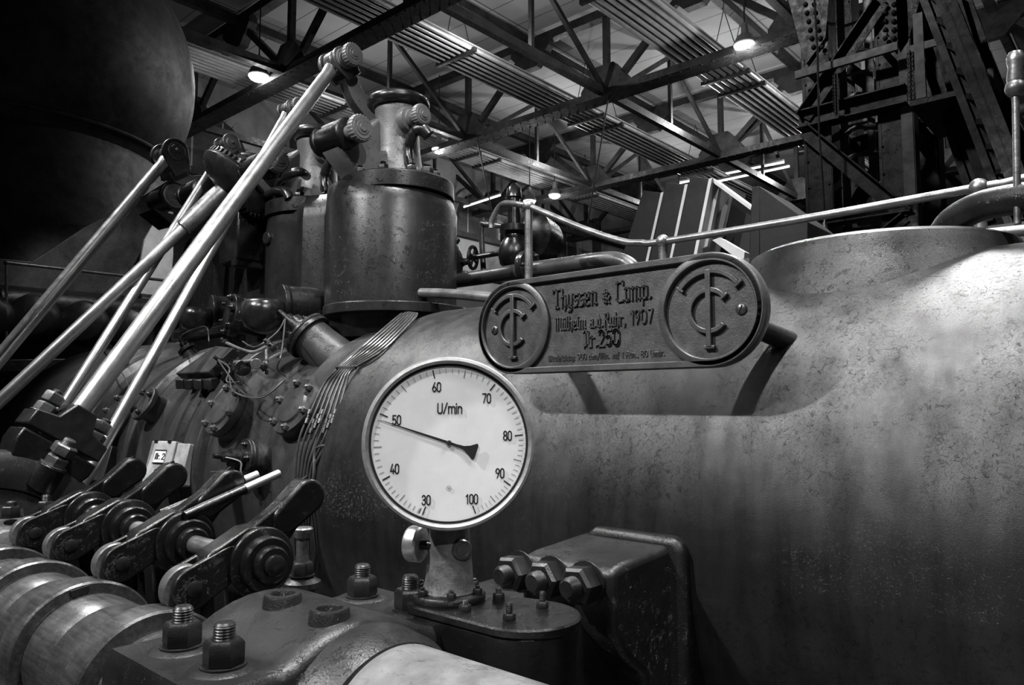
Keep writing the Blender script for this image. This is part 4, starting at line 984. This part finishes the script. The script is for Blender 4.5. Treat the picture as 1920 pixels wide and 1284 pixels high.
def ptext(s_, p0, p1, h, wgt, hh):
    """raised lettering running from pixel p0 to p1 (baseline, photo) on the plate"""
    a, b = onY(*p0, SUR), onY(*p1, SUR); L_ = b.x - a.x
    tot = sum(GL[c][1] for c in s_) + .15 * (len(s_) - 1); k_ = L_ / tot; x = 0; mb = MB(); z = (a.z + b.z) / 2
    for c in s_ + ' ':
        if c == ' ' and mb.v:
            mb.build('lettering', M['platef'], t, .0006, 1); mb = MB()
        for pl in GL[c][0]: stroke(mb, pl, V((a.x, SUR + .001, z)), UX, UZ, UN, k_, h, wgt, hh, x * k_, 0)
        x += GL[c][1] + .15
ptext('Thyssen & Comp.', (1038, 580), (1222, 557), .064, .0064, .008)
ptext('Mvlheim a.d.Ruhr, 1907', (1043, 621), (1225, 603), .044, .0043, .007)
ptext('Nr.250', (1096, 651), (1162, 646), .052, .0064, .007)
ptext('Windleistung: 900 cbm/Min. auf 1 Atm., 80 Umdr.', (1029, 679), (1247, 665), .020, .0023, .004)
# brackets
for c, dx in ((cl, .0), (cr, .02)):
    p = V((c.x + dx, YP + .02, cz - .02)); q = V((c.x + dx + .12 * (1 if c is cr else 0), YP + .36, cz - .10))
    MB().tube(cat_([p, p + V((.02, .12, -.01)), q], 6), .034, 16).build('bracket', M['pipe'], t)

# number plate text on the white box
_, nq, (bu, bv, bn) = NB
tt = MB(); x = -.032
for c in 'Nr. 2':
    g_, w1 = GL[c]
    for pl in g_: stroke(tt, pl, nq, bu, bv, bn, .042, .036, .006, .0008, x, -.016)
    x += (w1 + .16) * .034
tt.build('number_lettering', M['ink'], NB[0])

# ================================================================== HANDRAIL AND PIPES ON TOP
YR = 3.3
t = thing('handrail', 'polished steel handrail with ball joints over the engine drum', 'handrail', (-1.5, YR, 2.2))
zr = onY(1243, 453, YR).z
pt = onY(991, 386, YR)
pA = [onY(930, 402, YR + .06), onY(938, 386, YR + .05), onY(955, 381, YR + .03), pt, onY(1090, 427, YR), onY(1165, 452, YR), onY(1200, 455, YR), onY(1243, 453, YR), V((onY(1500, 412, YR).x, YR, zr)), onY(1835, 352, YR), onY(1880, 345, YR), onY(1960, 325, YR)]
MB().tube(cat_([onY(921, 428, YR + .06), onY(923, 412, YR + .06)] + pA[1:3] + [pt], 8) + cat_(pA[3:], 8)[1:], .018, 14).build('rail', M['worn'], t)
for (px, py), bs in (((991, 386), 560), ((1243, 453), 500), ((1835, 352), 480)):
    q = onY(px, py, YR); zb = EZ + math.sqrt(max(1 - (YR - EY) ** 2, 0)) - .0
    MB().cyl(V((q.x, YR, zb)), q, .023, n=16).build('post', M['worn'], t)
    MB().sphere(q, .036, 18).build('ball_joint', M['worn'], t)
# thick bent pipe at the upper right
t = thing('thick_pipe', 'thick dark pipe rising and bending right at the right edge', 'pipe', onY(1765, 450, 3.2))
MB().tube(cat_([onY(1762, 462, 3.1), onY(1768, 440, 3.1), onY(1790, 412, 3.05), onY(1835, 388, 3.0), onY(1885, 376, 2.95), onY(1960, 366, 2.9)], 10), .052, 22).build('tube', M['cast'], t)
q0, q1 = onY(1780, 446, 3.4), onY(1960, 428, 3.4)
t = tag(MB().cyl(q0, q1, .022, n=14).build('lower_rail', M['worn']), 'short worn rail pipe below the thick bent pipe', 'rail')
# upright with a bright bulb head at the far right
c = onY(1904, 160, 2.9); c1 = onY(1904, 95, 2.9); c2 = onY(1908, 420, 2.9)
t = thing('lubricator_post', 'thin upright with a bright rounded metal head at the top right edge', 'post', c2)
MB().lathe(c, (c1 - c), [(0, .020), (.02, .026), (.06, .022), (.08, .026), ((c1 - c).length * .8, .027), ((c1 - c).length * .95, .020), ((c1 - c).length, .002)], 24).build('head', M['worn'], t)
MB().cyl(c2, c + (c - c1).normalized() * -.0, .011, n=12).build('upright', M['worn'], t)
MB().sphere(c - Z_ * .01, .032, 16).build('knuckle', M['dsteel'], t)

def pipe(pts, r, label, m='pipe', fl=(), name='pipe'):
    t = thing(name, label, 'pipe', V(pts[0]))
    MB().tube(cat_(pts, 8), r, 18).build('tube', M[m], t)
    for (c, ax, R_) in fl:
        ax = V(ax).normalized(); c = V(c); MB().lathe(c - ax * .025, ax, [(0, R_), (.022, R_), (.024, R_ * .97), (.026, R_ * .97), (.028, R_), (.05, R_)], 32).build('flange', M['blacks'], t, .002)
        u, v, w_ = frame(ax)
        for i in range(6): a = i * PI / 3; MB().nut(c + (u * math.cos(a) + v * math.sin(a)) * R_ * .8 + ax * .025, ax, R_ * .13, R_ * .16, .5).build('nut', M['nut'], t)
    return t
yp = 3.75
pipe([onY(800, 534, yp), onY(900, 520, yp), onY(985, 507, yp), onY(1060, 497, yp), onY(1130, 488, yp), onY(1160, 489, yp), onY(1185, 503, yp), onY(1195, 530, yp)], .052, 'thick dark pipe with a bolted flange behind the maker plate', 'pipe', [(onY(990, 500, yp), (1, 0, 0), .11)])
pipe([onY(790, 549, 3.0), onY(860, 552, 3.0), onY(960, 562, 3.0)], .030, 'bright short pipe between the valve chest and the maker plate', 'worn')
pipe([onY(908, 530, 4.2), onY(903, 430, 4.2), onY(912, 421, 4.2), onY(952, 426, 4.2)], .022, 'slim upright pipe with a square bend left of the stop valve', 'pipe')
# stop valve
c = onY(964, 470, 4.2)
t = thing('stop_valve', 'dark globe stop valve with a spoked handwheel behind the rail post', 'valve', c - Z_ * .3)
MB().cyl(V((c.x, c.y, 2.5)), c - Z_ * .2, .06, n=18).build('riser', M['blacks'], t)
MB().lathe(c - Z_ * .22, Z_, [(0, .10), (.04, .10), (.05, .07), (.08, .07), (.12, .11), (.2, .125), (.28, .10), (.32, .07), (.35, .07), (.36, .11), (.41, .11), (.42, .05), (.62, .045), (.63, .06), (.7, .055), (.74, .02)], 32).build('body', M['blacks'], t)
hw = c + V((-.32, -.12, -.03)); hx = V((-.93, -.35, .05)).normalized()
MB().cyl(c, hw + hx * .03, .022, n=12).build('stem', M['blacks'], t)
k = MB(); k.torus(hw, hx, .085, .014, 28, 8); u, v, w_ = frame(hx)
for i in range(4): a = PI / 2 * i + .4; k.cyl(hw, hw + (u * math.cos(a) + v * math.sin(a)) * .085, .010, n=8)
k.sphere(hw, .024, 12); k.build('handwheel', M['blacks'], t)
c = onY(1003, 445, 4.6)
t = thing('round_flange', 'dark round pipe end behind the rail post', 'flange', c)
MB().cyl(V((c.x, c.y + .15, 2.5)), V((c.x, c.y + .15, c.z)), .09, n=18).build('stand', M['blacks'], t)
MB().lathe(c - Y_ * .1, V((.3, -1, 0)), [(-.3, .20), (0, .22), (.04, .22), (.05, .20), (.08, .15), (.09, .01)], 36).build('dished_end', M['blacks'], t)
c = onY(872, 480, 3.7)
t = thing('side_casting', 'grey rounded casting with a bolted end right of the valve chest', 'casting', c - Z_ * .3)
MB().lathe(c - X_ * .9, X_, [(0, .22), (.6, .22), (.68, .20), (.72, .15), (.73, .01)], 36).build('casting', M['cast'], t)
for i in range(5):
    a = i * 1.2; MB().nut(c + V((-.18, .15 * math.cos(a), .15 * math.sin(a))), X_, .03, .04, .5).build('nut', M['nut'], t)
# low clutter line behind the drum
t = tag(MB().box((-2.0, 5.14, 1.27), (8, 2.02, 2.54)).build('engine_platform', M['walld']), 'dark raised platform behind the engine drum', 'platform')

# ================================================================== BOARDS AND SHELVES LEANING BEHIND
YB = 4.6
GBO = 'dark boards leaning behind the engine'
def board(tl, tr, br, bl, th, wh, y=YB):
    P = [onY(*p, y) for p in (tl, tr, br, bl)]
    t = thing('leaning_board', 'dark painted board with a pale edge leaning behind the rail, %s' % wh, 'board', (P[2] + P[3]) / 2, GBO)
    MB().prism(P, (0, .5, 0)).build('panel', M['board'], t, .003)
    e = [P[1], P[2], P[2] + X_ * .022, P[1] + X_ * .022]
    MB().prism([p + Y_ * .0 for p in e], (0, .5, 0)).build('pale_edge', M['edge'], t)
board((1206, 357), (1239, 361), (1208, 500), (1160, 500), .3, 'farthest left')
board((1249, 342), (1284, 346), (1252, 500), (1215, 500), .3, 'middle of the three', YB - .15)
board((1294, 330), (1329, 335), (1296, 500), (1256, 500), .3, 'right beside the pale shelf', YB - .3)
t = thing('pale_shelf', 'pale open wooden shelf frame tilted beside the dark boards', 'shelf', onY(1340, 500, YB - .3))
Y2 = YB - .3
a0, a1 = onY(1334, 336, Y2), onY(1301, 480, Y2)            # left upright
def slab(px, dy, th, nm, m='edge'):
    MB().prism([onY(x, y, Y2 + dy) for x, y in px], (0, th, 0)).build(nm, M[m], t, .002)
slab([(1348, 351), (1326, 462), (1299, 474), (1318, 412)], .06, .04, 'upright')  # tapered to the plank's lit part; the top rail's shade shapes the cut
slab([(1369, 366), (1352, 443), (1333, 436), (1346, 405)], .16, .04, 'divider_lit_part')  # only the lit part of the divider is modelled, its shaded part left off
slab([(1331, 334), (1335, 333), (1409, 387), (1407, 394), (1340, 345)], .02, .12, 'top_rail')
slab([(1335, 450), (1350, 445), (1396, 472), (1394, 494)], .05, .08, 'bottom_rail')
slab([(1331, 337), (1409, 390), (1404, 500), (1300, 500)], .30, .03, 'back_panel', 'board')
slab([(1331, 337), (1340, 345), (1312, 440), (1301, 470)], .10, .03, 'side_panel', 'board')  # dark strip standing in for the top rail's shadow on the shelf
t = thing('dark_cabinet', 'dark flat-sided cabinet standing right of the pale shelf', 'cabinet', onY(1440, 490, 4.0))
c0, c1 = onY(1424, 349, 4.0), onY(1424, 500, 4.0)
s0_, s1_ = onY(1410, 350, 4.0), onY(1404, 500, 4.0)
e0, e1 = onY(1514, 416, 4.0), onY(1514, 500, 4.0)
MB().prism([c0, onY(1495, 400, 4.0), e0, e1, c1], (0, .45, 0)).build('side_panel', M['board'], t, .003)
MB().prism([s0_, c0, c1, s1_], (0, .45, 0)).build('front_edge', M['board'], t, .003)

# ================================================================== STEEL TOWER AND CRANE LEG
YT = 9.0
def P9(px, py, y=YT): return onY(px, py, y)
t = thing('steel_tower', 'riveted dark steel tower with diagonal braces at the upper right', 'tower', P9(1610, 440))
zlo, zhi = 0.0, HT + .2
def column(px, y, wd, m='tower'):
    q = P9(px, 300, y)
    k = MB(); k.box((q.x - wd * .42, y + .15, (zlo + zhi) / 2), (.03, .34, zhi)); k.box((q.x + wd * .42, y + .15, (zlo + zhi) / 2), (.03, .34, zhi)); k.box((q.x, y, (zlo + zhi) / 2), (wd, .03, zhi))
    for i in range(26):
        for s_ in (-1, 1): k.sphere((q.x + s_ * wd * .36, y - .02, 3.0 + .32 * i), .016, 6)
    k.build('column', M[m], t, .004); return q.x, wd
xa, _ = column(1535, YT, .33); xb, _ = column(1676, YT, .30); xc, _ = column(1590, YT + 1.4, .26); xd, _ = column(1740, YT + 1.4, .26)
k = MB(); q = P9(1706, 300); k.box((q.x, YT - .05, zhi / 2), (.12, .02, zhi)); k.box((q.x + .06, YT + .05, zhi / 2), (.02, .2, zhi)); k.build('angle_iron', M['towerl'], t, .004)
za, zb_, zc_ = P9(1600, 207).z, P9(1600, 405).z, P9(1600, 236).z
for z, w_ in ((za, .22), (zb_, .16)):
    MB().ibeam((xa - .2, YT - .06, z), (xb + .18, YT - .06, z), .22, w_, .02).build('cross_beam', M['tower'], t, .003)
    MB().ibeam((xa - .1, YT + 1.3, z), (xd + .18, YT + 1.3, z), .16, w_, .02).build('cross_beam', M['tower'], t, .003)
    for x in (xa, xb): MB().ibeam((x, YT, z - .05), (x, YT + 1.4, z - .05), .16, .16, .02).build('side_beam', M['tower'], t)
def ang_bar(p, q, y, nm='brace', wd=.16, m='tower'):
    a, b = P9(*p, y), P9(*q, y); k = MB(); k.beam(a, b, .02, wd, (0, 1, 0)); u, v, w_ = frame(b - a, (0, 1, 0)); k.box((a + b) / 2 + u * 0 - v * 0 - Y_ * 0 + frame(b - a, (0, 1, 0))[0] * 0, (.02, .02, .02))
    d_ = (b - a).normalized(); s_ = V((-d_.z, 0, d_.x)); k2 = MB(); k2.beam(a, b, wd, .016, (0, 1, 0))
    k2.box((a + b) / 2 + s_ * wd / 2 - Y_ * .05, (.016, .10, (b - a).length), (s_, Y_, d_)); k2.build(nm, M[m], t, .002)
ang_bar((1508, 222), (1655, 5), YT - .09); ang_bar((1508, 245), (1700, 405), YT - .09); ang_bar((1560, 110), (1680, 195), YT + 1.2); ang_bar((1600, 395), (1680, 270), YT + 1.2)
ang_bar((1660, 440), (1700, 408), YT - .09, 'brace', .1)
for pl in ([(1475, -10), (1555, -10), (1548, 70), (1512, 120), (1505, 105)], [(1655, -10), (1728, -10), (1702, 80), (1688, 100), (1662, 60)]):
    g = MB(); g.prism([P9(x, y, YT - .06) for x, y in pl], (0, .03, 0))
    xs_ = [p[0] for p in pl]; 
    for i in range(2):
        for j in range(6):
            q = P9((1510 if xs_[0] < 1600 else 1660) + 16 * i + (3 * j if xs_[0] < 1600 else 0), 8 + 16 * j, YT - .07); g.sphere(q, .03, 8)
    g.build('gusset_plate', M['tower'], t, .003)
MB().box(((xa + xb) / 2, YT - .25, P9(1600, 128).z), (xb - xa + .3, .05, .09)).build('guard_rail', M['towerl'], t)
for x in (xa, xb): MB().box((x, YT - .13, P9(1600, 128).z), (.05, .28, .06)).build('rail_bracket', M['towerl'], t)
# ladder and cage inside the tower
t = thing('cage_ladder', 'grey steel ladder with safety hoops inside the tower', 'ladder', P9(1625, 430, YT + .8))
for px in (1583, 1634):
    a, b = P9(px - 4, 5, YT + .7), P9(px + 8, 430, YT + .7); MB().beam(V((b.x, b.y, 3.0)), V((b.x, b.y, 9.9)), .09, .03, (0, 1, 0)).build('stile', M['towerl'], t)
for i in range(10):
    z = 3.2 + .66 * i; a = P9(1590, 300, YT + .7); b = P9(1640, 300, YT + .7); MB().cyl((a.x, a.y, z), (b.x + .02, b.y, z), .02, n=8).build('rung', M['towerl'], t)
for py in (110, 190, 250, 300):
    a, b = P9(1588, py, YT + .6), P9(1660, py - 10, YT + .6); m_ = (a + b) / 2 - Y_ * .3
    MB().tube(cat_([a, m_ - V((.0, 0, .04)), b], 8), .03, 6).build('hoop', M['towerl'], t)
# platform box with a bracket
t = thing('tower_platform', 'small dark maintenance platform jutting from the right of the tower', 'platform', P9(1740, 240))
P_ = [P9(x, y, YT - .3) for x, y in ((1705, 190), (1755, 178), (1785, 230), (1735, 250))]
MB().prism([V((P_[0].x, YT - .3, P_[0].z)), V((P_[0].x + .75, YT - .3, P_[0].z)), V((P_[0].x + .75, YT + 1.0, P_[0].z)), V((P_[0].x, YT + 1.0, P_[0].z))], (0, 0, -.06)).build('deck_plate', M['tower'], t, .003)
MB().box((P_[0].x + .75, YT + .35, P_[0].z + .05), (.05, 1.3, .18)).build('toe_board', M['towerl'], t)
for i, (px, w_) in enumerate(((1722, .1), )):
    q = P9(px + 6, 185, YT - .25); MB().beam(q, q + Z_ * .95, w_, .04, (0, 1, 0)).build('handrail_post', M['towerl'], t, .003)
q = P9(1700, 95, YT - .25); MB().beam(q, q + X_ * .3, .03, .08, (0, 0, 1)).build('handrail', M['towerl'], t)
def chain(px, p0, p1, wh):
    k = MB(); a, b = P9(px, p0, YT - .25), P9(px + 2, p1, YT - .25); n_ = 22
    for i in range(n_):
        c = a + (b - a) * (i + .5) / n_; k.torus(c, (X_ if i % 2 else Y_) + Z_ * .0, .028, .008, 10, 5)
    tag(k.build('hanging_chain', M['towerl']), 'thin steel chain hanging %s' % wh, 'chain', 'chains on the tower')
chain(1706, 92, 190, 'beside the platform post'); chain(1566, 140, 212, 'inside the tower by the left column')
# pull cord with a bell weight
c = P9(1547, 428, YT - .5); 
t = thing('pull_cord', 'thin hanging cord with a small bell weight in front of the tower', 'cord', c)
MB().tube([P9(1526, -20, YT - .5), P9(1533, 100, YT - .5), P9(1536, 250, YT - .5), P9(1543, 350, YT - .5), c + Z_ * .1], .012, 6).build('cord', M['wire'], t)
MB().lathe(c - Z_ * .12, Z_, [(0, .05), (.02, .055), (.06, .045), (.14, .035), (.2, .015), (.22, .01)], 16).build('bell_weight', M['worn'], t)
# inclined crane leg
t = thing('crane_leg', 'dark inclined lattice crane leg descending to the right edge', 'crane', P9(1900, 420, 8.0))
for p, q, y in (((1738, -15), (1905, 420), 8.6), ((1768, -15), (1925, 380), 8.0), ((1800, -15), (1960, 420), 9.4), ((1700, -15), (1850, 420), 9.4)):
    MB().ibeam(P9(*p, y), P9(*q, y), .16, .2, .02, (0, 1, 0)).build('boom_chord', M['tower'], t)
MB().prism([P9(1718, -10, 9.2), P9(1800, -10, 9.2), P9(1905, 330, 9.2), P9(1880, 410, 9.2), P9(1830, 340, 9.2)], (0, .06, 0)).build('side_plate', M['truss'], t)
for i in range(9):
    f0 = i / 9; a = P9(1738 + 167 * f0, -15 + 435 * f0, 8.6); b = P9(1768 + 157 * (f0 + .06), -15 + 395 * (f0 + .06), 8.0); MB().beam(a, b, .06, .05).build('lacing_bar', M['tower'], t)
# far right girders and rails behind the crane
for p, q, y, wh in (((1835, 190), (1990, 155), 12, 'upper pipe right of the crane leg'), ((1838, 222), (1990, 188), 12, 'lower pipe right of the crane leg')):
    tag(MB().cyl(onY(*p, y), onY(*q, y), .07, n=12).build('hall_pipe', M['panel']), 'pale horizontal hall pipe, %s' % wh, 'pipe', 'horizontal hall pipes right of the crane')

# ================================================================== TANK, PANEL, CASINGS AT THE LEFT
c = dep(46, 132, 11.5); R_ = 2.42
t = thing('gas_tank', 'huge dark rounded tank filling the upper left corner', 'tank', c - Z_ * R_)
MB().sphere(c, R_, 96, (1, 1, .98)).build('shell', M['tank'], t)
MB().torus(c - Z_ * R_ * .52, Z_, R_ * .86, .03, 96, 8).build('seam', M['tank'], t)
MB().lathe(V((c.x, c.y, 0)), Z_, [(0, 2.4), (1.6, 2.4), (c.z - R_ * .55, R_ * .80)], 64).build('skirt', M['tank'], t)
# flat dark casing below the tank
a = dep(-80, 420, 8.6); 
t = thing('flywheel_guard', 'tall dark flat guard sheet below the tank', 'guard', dep(150, 560, 8.0))
MB().prism([onX(x, y, -10.25) for x, y in ((-150, 470), (60, 490), (160, 425), (262, 372), (330, 330), (420, 330), (420, 640), (-150, 640))], (-.08, 0, 0)).build('sheet', M['tank'], t, .01)
q = [(300, 395), (268, 450), (258, 505), (262, 560), (312, 580), (322, 480), (322, 398)]
t = tag(MB().prism([onX(x, y, -9.95) for x, y in q], (.05, 0, 0)).build('flaking_sheet', M['white'], None, .006), 'tall narrow white flaking panel behind the rods', 'panel')
# bank of round casings
t = thing('casing_bank', 'row of dark rounded pipe bends below the tank at the left edge', 'casing', onY(120, 690, 4.0))
for px, py in ((-10, 598), (75, 598), (168, 608), (250, 620)):
    q = onX(px, py, -9.9); MB().lathe(q - V((.1, 0, 0)), V((1, -.55, .05)), [(-.1, .275), (.1, .275), (.25, .265), (.33, .23), (.37, .15), (.38, .01)], 36).build('bend', M['cast'], t)
MB().cyl(onX(-80, 560, -10.0), onX(330, 590, -10.0), .2, n=32).build('manifold', M['cast'], t)
MB().beam(onX(-80, 688, -9.8), onX(330, 680, -9.8), .3, .14).build('ledge', M['cast'], t, .01)
# left hand rail
a, b = onX(12, 492, -9.7), onX(330, 528, -9.7)
t = thing('side_rail', 'thin dark rail with a ball post at the left edge below the tank', 'rail', onX(12, 690, -9.7))
MB().cyl(a, b, .02, n=10).build('rail', M['dsteel'], t); MB().sphere(a, .03, 14).build('ball', M['dsteel'], t); MB().cyl(a, onX(12, 700, -9.7), .016, n=10).build('post', M['dsteel'], t)
